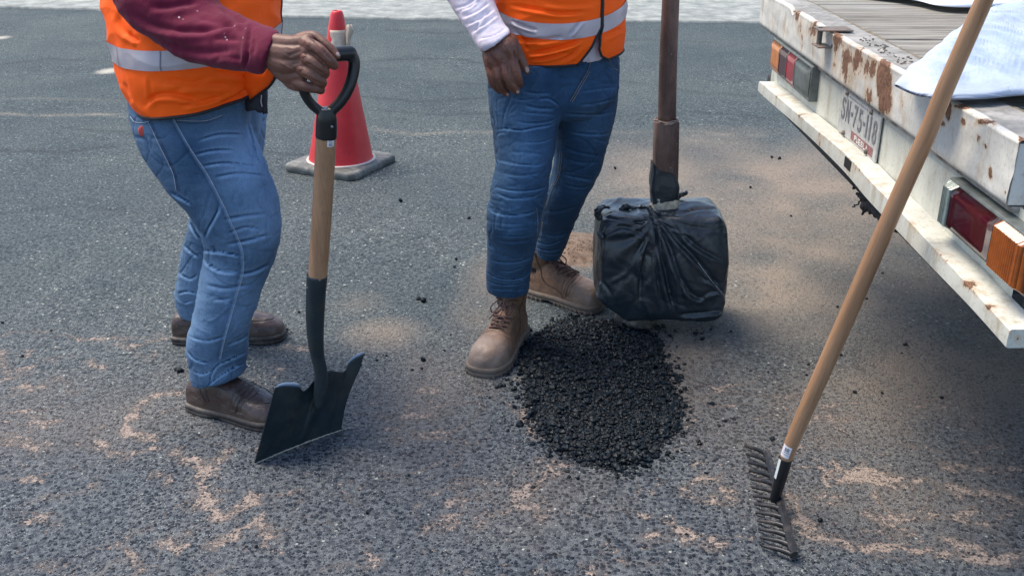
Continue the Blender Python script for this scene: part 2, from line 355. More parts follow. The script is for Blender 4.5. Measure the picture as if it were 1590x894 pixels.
# pinkish compacted dust where the binder is gone
edge = N.m('ADD', N.m('MULTIPLY', N.attr('dust'), .86), N.m('ADD', N.m('ADD', N.m('MULTIPLY', N.m('SUBTRACT', N.noise(19, 9, .78, co, .4), .5), 3.2), N.m('MULTIPLY', N.m('SUBTRACT', N.noise(70, 5, .75, co), .5), 2.2)), N.m('MULTIPLY', stone, -.36)))
df = N.sstep(edge, .40, .72)
soft = N.m('MULTIPLY', N.sstep(N.m('ADD', N.attr('dust'), N.m('MULTIPLY', N.m('SUBTRACT', fin2, .5), .8)), .05, 1.0), N.m('SUBTRACT', .48, N.m('MULTIPLY', stone, .36)))
col = N.mix(soft, col, (.21, .172, .148))
col = N.mix(N.m('MULTIPLY', df, .85), col, N.mix(N.sstep(fin2, .3, .7), (.23, .185, .155), (.47, .38, .325)))
col = N.mix(N.m('MULTIPLY', N.sstep(N.attr('sun_fleck'), 0, 1, 0, .75), N.sstep(N.m('ADD', N.m('MULTIPLY', N.attr('sun_fleck'), .6), N.m('ADD', fin2, N.m('MULTIPLY', fine, .4))), .85, 1.15)), col, (.62, .58, .48))  # pale colour of the painted sun flecks
crk = N.m('MULTIPLY', N.attr('crack'), N.sstep(fin2, .35, .55), clamp=True)
col = N.mix(crk, col, (.025, .028, .03))
N.l(col, b.inputs['Base Color'])
N.put(b.inputs['Roughness'], N.sstep(df, 0, 1, .72, .95)); b.inputs['Specular IOR Level'].default_value = .2
hgt = N.m('ADD', N.m('MULTIPLY', N.m('MULTIPLY', stone, N.m('SUBTRACT', 1.0, N.m('MULTIPLY', df, .85))), N.m('ADD', N.m('MULTIPLY', nearf, .5), .5)), N.m('ADD', N.m('MULTIPLY', fine, .45), N.m('MULTIPLY', N.sstep(v2.outputs['Distance'], .1, .6, 1, 0), .3)))
hgt = N.m('ADD', hgt, N.m('MULTIPLY', df, .35))
N.l(N.bump(hgt, 1.0, .006), b.inputs['Normal'])
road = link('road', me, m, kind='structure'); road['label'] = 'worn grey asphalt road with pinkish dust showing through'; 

# ================================================================ CONCRETE PAVEMENT STRIP AT THE BACK
edge_px = [(-900,-2),(-300,6),(0,13),(160,17),(300,24),(470,28),(600,31),(750,33),(980,35),(1190,37),(1500,40),(2200,46)]
ep = crs(g2(edge_px), 160); ep = ep + np.c_[np.zeros(160), .03 * fbm(np.c_[ep * 3, np.zeros(160)])]
hs = .022; rows = []
for k, (dy, z_) in enumerate([(0, -.01), (.004, hs * .7), (.02, hs), (.25, hs + .004), (.8, hs + .01), (1.6, hs + .015), (3, hs + .02), (8, .06), (20, .06)]):
    r_ = np.c_[ep[:, 0], ep[:, 1] + dy, np.full(160, z_)]; r_[:, 2] += .006 * fbm(r_ * 4) * (dy > .003); rows.append(r_)
v_, f_ = rings_mesh(rows, close=False)
m, t, b = newmat('concrete'); N = NT(t); co = N.coord()
c = N.mix(N.sstep(N.noise(5, 6, .7, co), .3, .7), (.17, .19, .18), (.36, .375, .345))
c = N.mix(N.sstep(N.noise(9, 7, .8, co), .40, .55, .45, 0), c, (.13, .145, .14))
N.l(c, b.inputs['Base Color']); b.inputs['Roughness'].default_value = .9; N.l(N.bump(N.noise(30, 5, .7, co), .4, .004), b.inputs['Normal'])
o = obj('pavement', v_, f_, m, kind='structure'); o['label'] = 'pale rough concrete pavement strip along the far side of the road'

# ================================================================ TRUCK
TH = math.atan(.0255); X0 = .79
tu = np.array([math.sin(TH), math.cos(TH), 0]); tn = np.array([-math.cos(TH), math.sin(TH), 0])
def TF(s, h, t): return np.array([X0, 0, 0]) + np.asarray(s)[..., None] * tu + np.asarray(t)[..., None] * tn + np.asarray(h)[..., None] * np.array([0, 0, 1.])
def TP(px, py, off=0.0):
    """(s, h) of the point seen at px on the truck's rear plane moved out by off"""
    d = ray(px, py); o_ = np.array([X0, 0, 0]) + off * tn; k = ((o_ - CAM) @ tn) / (d @ tn); p = CAM + d * k
    return (p - o_) @ tu, p[2]
def tbox(s0, s1, h0, h1, t0, t1, bev=.003):
    c = TF(np.array((s0 + s1) / 2), np.array((h0 + h1) / 2), np.array((t0 + t1) / 2))
    return box(c, (abs(t1 - t0), abs(s1 - s0), abs(h1 - h0)), bev, Matrix.Rotation(-TH, 3, 'Z'))

def paint_mat(name, base, rust_amt, dirt=.5, scale=9):
    m, t, b = newmat(name); N = NT(t); co = N.coord(); st = N.coord((1, 1, .28))
    c = N.mix(N.sstep(N.noise(14, 5, .7, st), .35, .7), base, tuple(q * .82 for q in base))
    c = N.mix(N.m('MULTIPLY', N.sstep(N.noise(16, 6, .75, st), .5, .72), dirt), c, (.34, .29, .20))
    g = N.sstep(N.noise(120, 4, .7, co), .50, .72, 0, .5); c = N.mix(g, c, (.27, .25, .21))
    r = N.m('ADD', N.attr('rust'), N.m('MULTIPLY', N.m('SUBTRACT', N.noise(scale, 8, .75, N.coord((1, 1, .55))), .5), 2.0))
    rf = N.sstep(r, rust_amt, rust_amt + .05)
    halo = N.sstep(r, rust_amt - .28, rust_amt + .02, 0, .55)
    c = N.mix(halo, c, (.42, .27, .13))
    c = N.mix(rf, c, N.mix(N.sstep(N.noise(90, 5, .7, co), .35, .65), (.085, .04, .022), (.20, .10, .055)))
    N.l(c, b.inputs['Base Color']); N.put(b.inputs['Roughness'], N.m('ADD', N.m('MULTIPLY', rf, .45), .42))
    h = N.m('ADD', N.m('MULTIPLY', rf, -.5), N.m('MULTIPLY', N.noise(200, 3, .6, co), .25)); N.l(N.bump(h, .6, .0015), b.inputs['Normal'])
    return m
M_lip = paint_mat('chipped_white_paint', (.60, .59, .54), .40, 1.0, 13)
M_face = paint_mat('dull_white_paint', (.56, .57, .50), .74, .85)
M_bump = paint_mat('bumper_paint', (.60, .60, .53), .46, .9, 22)
M_flange = simple('grimy_flange', (.23, .225, .205), .8, 26, .35, .6, 150, .002, col2=(.36, .35, .33), n2=16)
M_dark = simple('dark_steel', (.03, .03, .03), .7, bump=.4)
M_rail = simple('grimy_rail', (.27, .25, .22), .85, 20, .4, .7, 120, .002, col2=(.12, .09, .07), n2=14)

tr = thing('flatbed_truck', 'rusty white flatbed truck parked at the right with its tail towards the road', 'truck', TF(np.array(2.4), np.array(0.), np.array(-.8)))
sN = TP(1584, 218)[0]; sF = TP(1184, -12)[0]; hT = .981; hB = TP(1415, 201)[1] - .012
def rustmap(px, py, lst):
    a = np.zeros(len(px))
    for (cx, cy, rx, ry, k) in lst: a = np.maximum(a, k * np.exp(-((px - cx) / rx) ** 2 - ((py - cy) / ry) ** 2))
    return a
# lip: front skin, curled top flange and its bent edge, in one pressed sheet
S = np.linspace(sN, sF, 260); rows = []
def lipz(S):
    sd_ = TP(1232, 14)[0]
    return -.016 * np.exp(-((S - sd_) / .022) ** 2) + .0022 * np.array(fbm(np.c_[S * 5, 0 * S, 0 * S]))
dz = lipz(S); dt = .006 * fbm(np.c_[S * 3.1, 0 * S + 4, 0 * S])
prof = [(-.012, hB - .004), (-.001, hB), (.001, hB + .006)] + [(.001, hB + (hT - hB) * k) for k in np.linspace(.12, .93, 12)] + [(0.002, hT - .004), (-.003, hT), (-.012, hT + .0005)]
for (tt, hh) in prof:
    k = (hh - hB) / (hT - hB); p = TF(S, hh + dz * max(0, k) ** 3, tt + dt * k + .002 * fbm(np.c_[S * 9, 0 * S + hh * 20, 0 * S]))
    rows.append(p)
v_, f_ = rings_mesh(rows, close=False)
me = mesh_from('rear_lip', v_, f_); px, py, _ = proj(v_)
set_attr(me, 'rust', rustmap(px, py, [(1340,95,60,46,.24),(1280,55,40,30,.2),(1372,130,13,46,1.0),(1365,110,20,22,.75),(1472,170,6,22,1.0),(1464,192,7,7,.9),(1240,30,8,30,.5),(1262,45,12,16,.55),(1302,60,12,25,.55),(1330,90,22,20,.45),(1430,82,10,8,.4),
    (1540,190,45,6,.55),(1500,165,30,5,.7),(1587,225,6,40,.9),(1573,315,7,10,1.0),(1538,270,3,10,1.0),(1496,190,3,6,1.0),(1400,165,10,40,.35),(1200,40,3,30,.3),(1350,150,10,20,.7),(1312,100,6,30,.45),(1560,300,3,5,.9),(1519,215,3,5,.9),(1530,226,3,5,.8)]))
link('rear_lip', me, M_lip, tr)
rows = [TF(S, hT - .0015 + dz * max(0, 1 - q_ * 3) + .0015 * fbm(np.c_[S * 14, 0 * S + q_ * 9, 0 * S]), -.010 - q_ * .085 + dt) for q_ in np.linspace(0, 1, 10)]
v_, f_ = rings_mesh(rows, close=False); obj('top_flange', v_, f_, M_flange, tr)
# seam welt under the lip and the panel below
v_, f_ = join([tbox(sN, sF, hB - .012, hB - .002, -.03, -.008, .002)]); obj('lip_seam', v_, f_, M_rail, tr, False)
hF0 = TP(1397, 345)[1] - .012
S2 = np.linspace(sN - .04, TP(1194, 60)[0], 120); rows = [TF(S2, h_, -.022 + .004 * fbm(np.c_[S2 * 2.5, 0 * S2 + h_ * 6, 0 * S2])) for h_ in np.linspace(hF0, hB - .002, 14)]
v_, f_ = rings_mesh(rows, close=False); me = mesh_from('rear_panel', v_, f_); px, py, _ = proj(v_)
set_attr(me, 'rust', rustmap(px, py, [(1391,188,8,10,1.1),(1302,183,6,4,.8),(1290,150,80,6,.3),(1330,135,20,6,.9)]))
link('rear_panel', me, M_face, tr)
# side rails and the end of the bed nearest the camera
for nm, a_, b_ in (('side_rail', sN + .001, sN + .02), ('side_rail', sF - .02, sF - .001)):
    v_, f_ = tbox(a_, b_, hB, hT - .006, -2.6, -.0015, .002); me = mesh_from(nm, v_, f_, False); set_attr(me, 'rust', np.full(len(v_), .1)); link(nm, me, M_lip, tr)
# bumper step, bowed along its length as seen
def bsec(px, py1, py2):
    s1, h1 = TP(px, py1, .034); s2, h2 = TP(px, py2, .034); return s1, h1, h2
secs = [bsec(1178, 127, 143), bsec(1190, 136, 155), bsec(1250, 187, 208), bsec(1311, 238, 268), bsec(1350, 280, 314), bsec(1397, 328, 364), bsec(1450, 385, 420), bsec(1510, 450, 482), bsec(1567, 512, 546)]
secs = np.array(secs)[::-1]; secs = crs(secs, 90); rows = []
for tt, w_ in [(-.02, 'h1'), (.030, 'h1'), (.0335, 'a'), (.0345, 'b'), (.034, 'h2'), (.030, 'h2b'), (-.02, 'h2b')]:
    hh = {'h1': secs[:, 1] + .001, 'a': secs[:, 1] - .001, 'b': secs[:, 1] * .5 + secs[:, 2] * .5, 'h2': secs[:, 2] + .002, 'h2b': secs[:, 2]}[w_]
    nn = .0018 * fbm(np.c_[secs[:, 0] * 7, 0 * hh + tt * 30, 0 * hh]); rows.append(TF(secs[:, 0], hh + nn, tt + nn))
v_, f_ = rings_mesh([np.array([r[i] for r in rows]) for i in range(90)]); 
me = mesh_from('bumper_step', v_, f_); bm_ = me; px, py, _ = proj(v_)
edgeb = np.zeros(len(v_)); edgeb[:90 * 7] = np.tile([0, .16, .26, .0, .12, 0, 0], 90)
set_attr(me, 'rust', edgeb + rustmap(px, py, [(1240,165,4,20,.4),(1503,440,14,10,.45),(1535,477,8,6,.5),(1480,405,8,6,.5),(1272,220,5,10,.5),(1320,262,12,8,.45),(1580,528,12,16,.5)]))
md = link('bumper_step', me, M_bump, tr); mod = md.modifiers.new('sharp', 'EDGE_SPLIT'); mod.split_angle = R(40)
s_, h1, h2 = bsec(1318, 245, 268); v_, f_ = tbox(s_ - .028, s_ + .028, h2 + .004, h1 - .003, .031, .0356, .0015); obj('step_slot_shade', v_, f_, simple('slot_shade_black', (.006, .006, .006), .9), tr, False)  # dark block on the step face, coloured as the shade inside a slot
# bracket on the lip
a_, hh = TP(1297, 66); M_iron = simple('old_iron', (.12, .11, .095), .7, 60, .4, .5, 200, .001, col2=(.2, .12, .08), n2=40)
br = []
br.append(tbox(a_ + .015, a_ + .085, .984, .988, -.05, .040, .0015)); br.append(tbox(a_ + .015, a_ + .085, .940, .944, .0, .040, .0015))
br.append(tube([TF(np.array(a_ + .062), np.array(.938), np.array(.026)), TF(np.array(a_ + .062), np.array(.988), np.array(.026))], .0075, 10)); br.append(tbox(a_ + .010, a_ + .05, .944, .984, -.002, .0035, .001))
v_, f_ = join(br); obj('latch_bracket', v_, f_, M_iron, tr, False)
# deck: edge batten and planks running forward
m, t, b = newmat('weathered_planks'); N = NT(t); gr = N.coord((1.0, 26, 26)); co = N.coord()
info = N.n('ObjectInfo')
c = N.mix(N.sstep(N.noise(2.2, 8, .75, gr), .38, .62), (.085, .075, .062), (.34, .325, .28))
c = N.mix(N.sstep(N.noise(1.1, 4, .6, N.coord((2.5, 60, 60))), .56, .64, 0, .9), c, (.035, .03, .025))
c = N.mix(N.sstep(N.noise(2.5, 3, .6, co), .4, .7, 0, .5), c, (.33, .33, .30))
c = N.mix(N.m('MULTIPLY', info.outputs['Random'], .35), c, (.17, .15, .12))
N.l(c, b.inputs['Base Color']); b.inputs['Roughness'].default_value = .85; N.l(N.bump(N.noise(2.2, 8, .8, gr), .9, .004), b.inputs['Normal']); M_plank = m
s_ = sN + .025; k = 0
while s_ < sF - .05:
    wd = .128 + .022 * random.random(); e_ = min(s_ + wd, sF - .025)
    v_, f_ = tbox(s_ + .002, e_ - .002, .948, .966 + .003 * random.random(), -2.6, -.118, .003)
    obj('deck_plank', v_, f_, M_plank, tr, False); s_ = e_
SB = np.linspace(sN + .02, sF - .02, 90); hb = .972 + .003 * fbm(np.c_[SB * 6, 0 * SB, 0 * SB])
rows = [TF(SB, h_ + off, t_ + .003 * fbm(np.c_[SB * 8, 0 * SB + 3, 0 * SB])) for h_, off, t_ in [(hb * 0 + .945, 0, -.094), (hb, 0, -.095), (hb, .004, -.100), (hb, .004, -.112), (hb, 0, -.117), (hb * 0 + .945, 0, -.117)]]
v_, f_ = rings_mesh([np.array([r[i] for r in rows]) for i in range(90)]); obj('edge_batten', v_, f_, simple('batten_wood', (.17, .145, .10), .9, 40, .5, .8, 160, .003), tr)
# lights
def ribmat(name, col, rough=.18, metal=0, ribs=False):
    m, t, b = newmat(name); N = NT(t); c = N.mix(N.sstep(N.noise(60, 4), .35, .7), col, tuple(q * .72 for q in col))
    if ribs:
        wv = N.n('TexWave', bands_direction='Y'); wv.inputs['Scale'].default_value = 42; wv.inputs['Distortion'].default_value = .15; N.l(N.coord(), wv.inputs[0]); c = N.mix(wv.outputs['Fac'], N.mix(1.0, c, (.42, .42, .42), 'MULTIPLY'), N.mix(1.0, c, (1.25, 1.25, 1.25), 'MULTIPLY'))  # light and dark sides of the ribs put into the colour as stripes
    c = c; c = N.mix(N.sstep(N.noise(35, 5, .7), .55, .8, 0, .30), c, tuple(q * .8 + .05 for q in col))
    N.l(c, b.inputs['Base Color']); b.inputs['Roughness'].default_value = rough; b.inputs['Coat Weight'].default_value = .4; return m
M_red = ribmat('red_lens', (.055, .002, .008)); M_redb = ribmat('bright_red_lens', (.36, .012, .025)); M_amb = ribmat('amber_lens', (.62, .20, .03)); M_clr = ribmat('clear_lens', (.34, .40, .36), ribs=True); M_grh = simple('grey_housing', (.10, .115, .11), .5, 40, .3)
M_ambd = ribmat('dark_amber_lens', (.34, .085, .012), ribs=True)
def light(lbl, spans, h0, h1, off, thick, housing):
    """a housing and its lens segments; each lens is a shallow pillow with ribs"""
    sa, sb = min(q[0] for q in spans), max(q[1] for q in spans)
    v_, f_ = tbox(sa - .006, sb + .006, h0 - .004, h1 + .004, -.024, off - thick * .45, .004)
    hsg = obj('tail_light', v_, f_, housing, tr, False, label=lbl)
    for (a_, b_, mt, nm, rib) in spans:
        ns, nh = (max(10, int(abs(b_ - a_) / .0035)), 12) if rib else (8, 8)
        ss = np.linspace(a_ + .001, b_ - .001, ns); hh = np.linspace(h0, h1, nh); rows = []
        for s1 in ss:
            es = min(s1 - sa, sb - s1); r_ = []
            for h_ in hh:
                eh = min(h_ - h0, h1 - h_); e = min(1, max(0, es) / .012) ** .5; e2 = min(1, max(0, eh) / .008) ** .5
                r_.append(TF(np.array(s1), np.array(h_), np.array(off - thick * .5 + thick * .5 * min(e, 1) * e2 + (.0034 * (int(round((s1 - a_) / .0035)) % 2) if rib else 0))))
            rows.append(np.array(r_))
        v_, f_ = rings_mesh(rows, close=False)
        n0 = len(v_); rim = [i for i in range(nh)] + [(k + 1) * nh - 1 for k in range(1, ns)] + [(ns - 1) * nh + k for k in range(nh - 2, -1, -1)] + [k * nh for k in range(ns - 2, 0, -1)]
        back = v_[rim] - tn * thick * .6; v_ = np.concatenate([v_, back]); m_ = len(rim)
        for k in range(m_): k2 = (k + 1) % m_; f_.append((rim[k], rim[k2], n0 + k2, n0 + k))
        obj(nm, v_, f_, mt, hsg, not rib)
    return hsg
o1, th_ = .03, .035
q = lambda px, py: TP(px, py, .024)
s0 = q(1250, 97)[0]; s1_ = q(1229, 88)[0]; s1b = q(1217, 82)[0]; s2_ = q(1205, 78)[0]; s3_ = q(1190, 74)[0]; h1_ = np.mean([q(1250, 97)[1], q(1196, 72)[1]]); h0_ = np.mean([q(1250, 150)[1], q(1190, 118)[1]])
light('far tail light with grey, red and orange segments', [(s0, s1_, M_grh, 'reverse_lens', False), (s1_, s1b, M_redb, 'red_lens', False), (s1b, s2_, M_red, 'red_lens', False), (s2_, s3_, M_amb, 'amber_lens', False)], h0_, h1_, .012, .020, M_grh)
s0 = q(1588, 376)[0]; s1_ = q(1538, 345)[0]; s2_ = q(1472, 298)[0]; s3_ = q(1459, 282)[0]; h1_ = np.mean([q(1588, 376)[1], q(1461, 283)[1]]); h0_ = np.mean([q(1583, 470)[1], q(1455, 352)[1]])
light('near tail light with ribbed clear, dark red and ribbed orange segments', [(s0, s1_, M_ambd, 'amber_lens', True), (s1_, s2_, M_red, 'red_lens', False), (s2_, s3_, M_clr, 'clear_lens', True)], h0_, h1_, .018, .030, M_grh)
# licence plate
sa, sb = TP(1369, 176, -.012)[0], TP(1308.5, 133, -.012)[0]; hb_, ht_ = TP(1369, 268, -.012)[1], TP(1369, 176, -.012)[1]; hl = TP(1309, 133, -.012)[1]; tilt = (TP(1310.8, 210, -.012)[1] - hb_) * .5
ht_ = (ht_ + hl) / 2; hb_ = hb_ + tilt
m, t, b = newmat('plate_paint'); N = NT(t); uvz = N.coord(); c = N.mix(N.sstep(N.noise(70, 5, .7), .35, .7), (.46, .47, .45), (.30, .31, .30)); c = N.mix(N.sstep(N.noise(30, 6, .8), .6, .68, 0, .8), c, (.15, .10, .07)); N.l(c, b.inputs['Base Color']); b.inputs['Roughness'].default_value = .45; M_pl = m
M_ink = simple('plate_ink', (.15, .15, .16), .5); M_mar = simple('maroon_band', (.22, .09, .09), .5, 80, .3); M_wht = simple('plate_white', (.6, .58, .55), .5)
v_, f_ = tbox(sa, sb, hb_, ht_, -.018, -.012, .003); plate = obj('license_plate', v_, f_, M_pl, tr, False)
PW, PH = sb - sa, ht_ - hb_
def ptext(s, cx, cy, hgt, wid, mat, nm, t_=-.0112):
    cu = bpy.data.curves.new('t', 'FONT'); cu.body = s; cu.size = 1; cu.extrude = .012; cu.align_x = 'CENTER'; cu.align_y = 'CENTER'; cu.offset = .012
    o = bpy.data.objects.new('t', cu); C.objects.link(o); me = bpy.data.meshes.new_from_object(o.evaluated_get(bpy.context.evaluated_depsgraph_get())); bpy.data.objects.remove(o)
    V_ = np.array([tuple(q.co) for q in me.vertices]); fc = [list(p.vertices) for p in me.polygons]
    lo, hi = V_.min(0), V_.max(0); V_ = (V_ - (lo + hi) / 2) / (hi - lo)
    W3 = TF(sb - cx * PW - V_[:, 0] * wid * PW, hb_ + (1 - cy) * PH + V_[:, 1] * hgt * PH, t_ + V_[:, 2] * .0012); return obj(nm, W3, fc, mat, plate, False)
for k, (ch, wd) in enumerate(zip('SN-75-118', (1, 1, .4, 1, 1, .4, .5, .5, 1))):
    x0_ = sum((1.12, 1.12, .62, 1.12, 1.12, .62, .72, .72, 1.12)[:k]); ptext(ch, .055 + (x0_ + .5 * (1 if ch != '-' and ch != '1' else .5)) / 8.0 * .90, .43, .075 if ch == '-' else .47, (.03 if ch == '1' else .05 if ch == '-' else .09), M_ink, 'plate_character')
v_, f_ = tbox(sb - .93 * PW, sb - .38 * PW, hb_ + .07 * PH, hb_ + .25 * PH, -.0122, -.0114, .0002); obj('maroon_band', v_, f_, M_mar, plate, False)
for k, ch in enumerate('PUEBLA'): ptext(ch, .50 + .058 * k, .845, .12, .045, M_wht, 'state_letter', -.0110)
v_, f_ = join([tbox(sb - (.22 + .05 * k) * PW, sb - (.255 + .05 * k) * PW, hb_ + .86 * PH, hb_ + .885 * PH, -.0122, -.0116, .0001) for k in range(10)]); obj('small_print', v_, f_, M_ink, plate, False)
for fx, fy in ((.17, .92), (.8, .90), (.2, .08), (.8, .10)): v_, f_ = ball(TF(np.array(sb - fx * PW), np.array(hb_ + fy * PH), np.array(-.011)), .007, 6, 10); obj('plate_bolt', v_, f_, M_iron, plate)
# underside: chassis rails, axle, wheels, hanging cable and hitch
for t_ in (-.55, -1.35 + .0): pass
for s__ in (2.1, 2.95): v_, f_ = tbox(s__ - .03, s__ + .03, .60, .72, -2.6, -.06, .004); obj('chassis_rail', v_, f_, M_dark, tr, False)
v_, f_ = tbox(sN + .02, sF - .05, .62, .70, -.075, -.035, .004); obj('rear_crossmember', v_, f_, M_dark, tr, False)
v_, f_ = tube([TF(np.array(sN + .2), np.array(.34), np.array(-1.0)), TF(np.array(sF - .2), np.array(.34), np.array(-1.0))], .05, 16); obj('rear_axle', v_, f_, M_dark, tr)
M_rub = simple('tyre_rubber', (.02, .02, .02), .8, bump=.4)
for s__ in (sN + .12, sF - .32):
    rr = [.20, .30, .335, .345, .345, .335, .30, .20]; aa = [0, 0, .02, .04, .16, .18, .20, .20]; rg = []
    for r_, a_ in zip(rr, aa):
        th = np.arange(40) * 2 * math.pi / 40; rg.append(TF(np.full(40, s__ + a_), .346 + r_ * np.cos(th), -1.0 + r_ * np.sin(th)))
    v_, f_ = rings_mesh(rg); wh = obj('wheel', v_, f_, M_rub, tr)
    v_, f_ = tube([TF(np.array(s__ - .004), np.array(.346), np.array(-1.)), TF(np.array(s__ + .204), np.array(.346), np.array(-1.))], .19, 28); obj('rim', v_, f_, M_iron, wh)
s__, h__ = TP(1588, 552, 0); v_, f_ = tbox(s__ - .12, s__ + .035, .30, .68, -.16, -.15, .004); obj('mud_flap', v_, f_, M_rub, tr, False)
cab = []
def TPp(px, py, off): a, h = TP(px, py, off); return TF(np.array(a), np.array(h), np.array(off))
for pts, r_ in [([(1330,280),(1338,292),(1346,305),(1345,318),(1352,322)], .012), ([(1329,283),(1327,292)], .004), ([(1344,304),(1336,313),(1326,321)], .002), ([(1348,318),(1362,328),(1375,340),(1392,353)], .013), ([(1340,290),(1352,300),(1358,318),(1352,328)], .007), ([(1334,300),(1345,312)], .004), ([(1343,322),(1340,330)], .003)]:
    w3 = np.array([TPp(a, b2, -.02) for a, b2 in pts]); w3 = crs(w3, 14); w3 = w3 + .003 * rng.normal(size=w3.shape); cab.append(tube(w3, r_, 8))
v_, f_ = join(cab); obj('hanging_cable', v_, f_, M_rub, tr)

# ---------------------------------------------------------------- sacks on the deck
m, t, b = newmat('woven_sack'); N = NT(t); co = N.coord()
c = N.mix(N.sstep(N.noise(12, 5, .6, co), .3, .7), (.34, .41, .54), (.49, .56, .69)); c = N.mix(N.sstep(N.noise(150, 3, .6, co), .66, .72, 0, .6), c, (.25, .28, .38))
c = N.mix(N.m('MULTIPLY', N.attr('hem'), .6), c, (.45, .50, .55))
N.l(c, b.inputs['Base Color']); b.inputs['Roughness'].default_value = .33
N.l(N.bump(N.noise(9, 5, .55, co, 1.0), .8, .012), b.inputs['Normal']); M_sack = m
def sackmesh(near_px, far_px, hn, hf, bulge, n=120, m_=46, teeth=False, seed=0):
    A = crs([G(a, b2, hn) for a, b2 in near_px], n); B = crs([G(a, b2, hn + (hf - hn) * min(1, i_ / 2.5)) for i_, (a, b2) in enumerate(far_px)], n); rows = []; hem = []
    loc = np.clip(np.linalg.norm(B - A, axis=1) / .12, 0, 1)
    for k in range(m_ + 1):
        u = k / m_; p = A * (1 - u) + B * u; wv_ = np.sin(np.pi * np.clip(np.linspace(0, 1, n), 0, 1)) ** .4
        p[:, 2] += loc * (bulge * math.sin(math.pi * u) ** .8 * wv_ + .008 * fbm(p * 9 + seed) * min(1, u * 6) + .006 * (1 - 2.4 * np.abs(noise3(p @ np.array([[.8, .6, 0], [-.6, .8, 0], [0, 0, 1]]) * np.array([9, 15, 9]) + 9 + seed))) * min(1, u * 4) + .0012 * fbm(p * 40 + seed) * min(1, u * 4))
        if teeth and k == 0: p = p + np.outer(.004 * ((np.arange(n) % 2) * 2 - 1), [0, -1., 0])
        rows.append(p); hem.append(np.full(n, 1.0 if 0 < k <= 3 else 0.0))
    last = rows[-1].copy(); last[:, 2] = last[:, 2] * (1 - loc) + .984 * loc; last[:, 1] += .03 * loc; rows.append(last); hem.append(np.zeros(n))
    under = rows[0].copy(); under[:, 2] -= .004; under = under; rows.insert(0, under + (0, .004, 0)); hem.insert(0, np.zeros(n))
    v_, f_ = rings_mesh(rows, close=False); me = mesh_from('sack', v_, f_); set_attr(me, 'hem', np.concatenate(hem)); return me
me = sackmesh([(1390,131),(1415,143),(1440,149),(1470,152),(1500,152),(1530,151),(1560,148),(1600,145),(1680,142),(1760,140)], [(1391,129),(1420,106),(1447,84),(1470,62),(1495,42),(1525,24),(1560,6),(1620,-24),(1700,-60),(1790,-90)], .998, 1.03, .035, n=240, teeth=True)
o = link('woven_sack', me, M_sack); tag(o, 'bluish white woven sack lying over the truck bed edge behind the rake handle', 'sack', 'woven sacks on the truck bed')
me = sackmesh([(1300,-14),(1380,-6),(1425,0),(1455,7),(1490,10),(1530,9),(1600,4)], [(1290,-40),(1340,-60),(1400,-70),(1470,-75),(1530,-70),(1600,-70),(1680,-70)], .99, 1.05, .07, seed=5)
M_sg, t, b = newmat('printed_sack'); N = NT(t); co = N.coord(); sx = N.n('SeparateXYZ'); N.l(co, sx.inputs[0])
gx = G(1455, 4, .99)[0]; c = N.mix(N.sstep(N.m('ADD', sx.outputs[0], N.m('MULTIPLY', N.noise(8, 4), .08)), gx - .01, gx + .01, 1, 0), (.74, .80, .88), (.02, .10, .05)); N.l(c, b.inputs['Base Color']); b.inputs['Roughness'].default_value = .35
me.materials.append(M_sg); o = link('woven_sack', me); tag(o, 'second white sack with a dark green end, farther back on the truck bed planks', 'sack', 'woven sacks on the truck bed')
# crumbs of dirt swept on the lip flange
dv = []
for k in range(70):
    s__ = random.uniform(TP(1400, 110)[0], TP(1330, 75)[0]); dv.append(ball(TF(np.array(s__ + .25 * (random.random() - .3)), np.array(.981), np.array(-.03 - .05 * random.random())), random.uniform(.0012, .0042), 4, 5, (1, 1, .5)))
v_, f_ = join(dv); o = obj('dirt_crumbs', v_, f_, M_iron, kind='stuff'); o['label'] = 'dark dirt crumbs lying on the flange behind the truck lip'

# ================================================================ SHOVEL
def px_tube(pts, m=24, ysc=1.0):
    """pts: (px, py, width px, Y) -> closed tube whose outline has those widths"""
    c = np.array([P(a, b_, Y) for a, b_, w_, Y in pts]); r = np.array([w_ / 2 * proj(q)[2] / F for q, (_, _, w_, _) in zip(c, pts)])
    n = max(2, len(pts) * 6 - 5); cc = crs(c, n); rr = crs(r[:, None], n)[:, 0]; return cc, rr, tube(cc, rr, m)
def wrap_patch(cc, rr, t0, t1, a0, a1, off=.0006, nt_=8, na=10):
    n = len(cc); out = []
    for t in np.linspace(t0, t1, nt_):
        i = min(int(t * (n - 1)), n - 2); k = t * (n - 1) - i; c = cc[i] * (1 - k) + cc[i + 1] * k; r = rr[i] * (1 - k) + rr[i + 1] * k
        ax = cc[i + 1] - cc[i]; ax /= np.linalg.norm(ax); to = CAM - c; to -= (to @ ax) * ax; to /= np.linalg.norm(to); sd_ = np.cross(ax, to) ; sd_ *= np.sign(sd_[0])
        A = np.radians(np.linspace(a0, a1, na)); out.append(c + (r + off) * (np.cos(A)[:, None] * to + np.sin(A)[:, None] * sd_))
    return rings_mesh(out, close=False)
def woodmat(name, c1, c2, sc=(60, 60, 3), rough=.42):
    m, t, b = newmat(name); N = NT(t); g = N.coord(sc); co = N.coord()
    c = N.mix(N.sstep(N.noise(1.2, 7, .7, g, .6), .3, .7), c1, c2); c = N.mix(N.sstep(N.noise(4, 3, .6, N.coord((140, 140, 2.5))), .58, .72, 0, .6), c, tuple(q * .45 for q in c1))
    c = N.mix(N.sstep(N.noise(6, 4, .6, co), .5, .8, 0, .35), c, tuple(q * .6 for q in c1)); N.l(c, b.inputs['Base Color']); b.inputs['Roughness'].default_value = rough; b.inputs['Coat Weight'].default_value = .12
    N.l(N.bump(N.noise(1.2, 7, .7, g), .25, .001), b.inputs['Normal']); return m
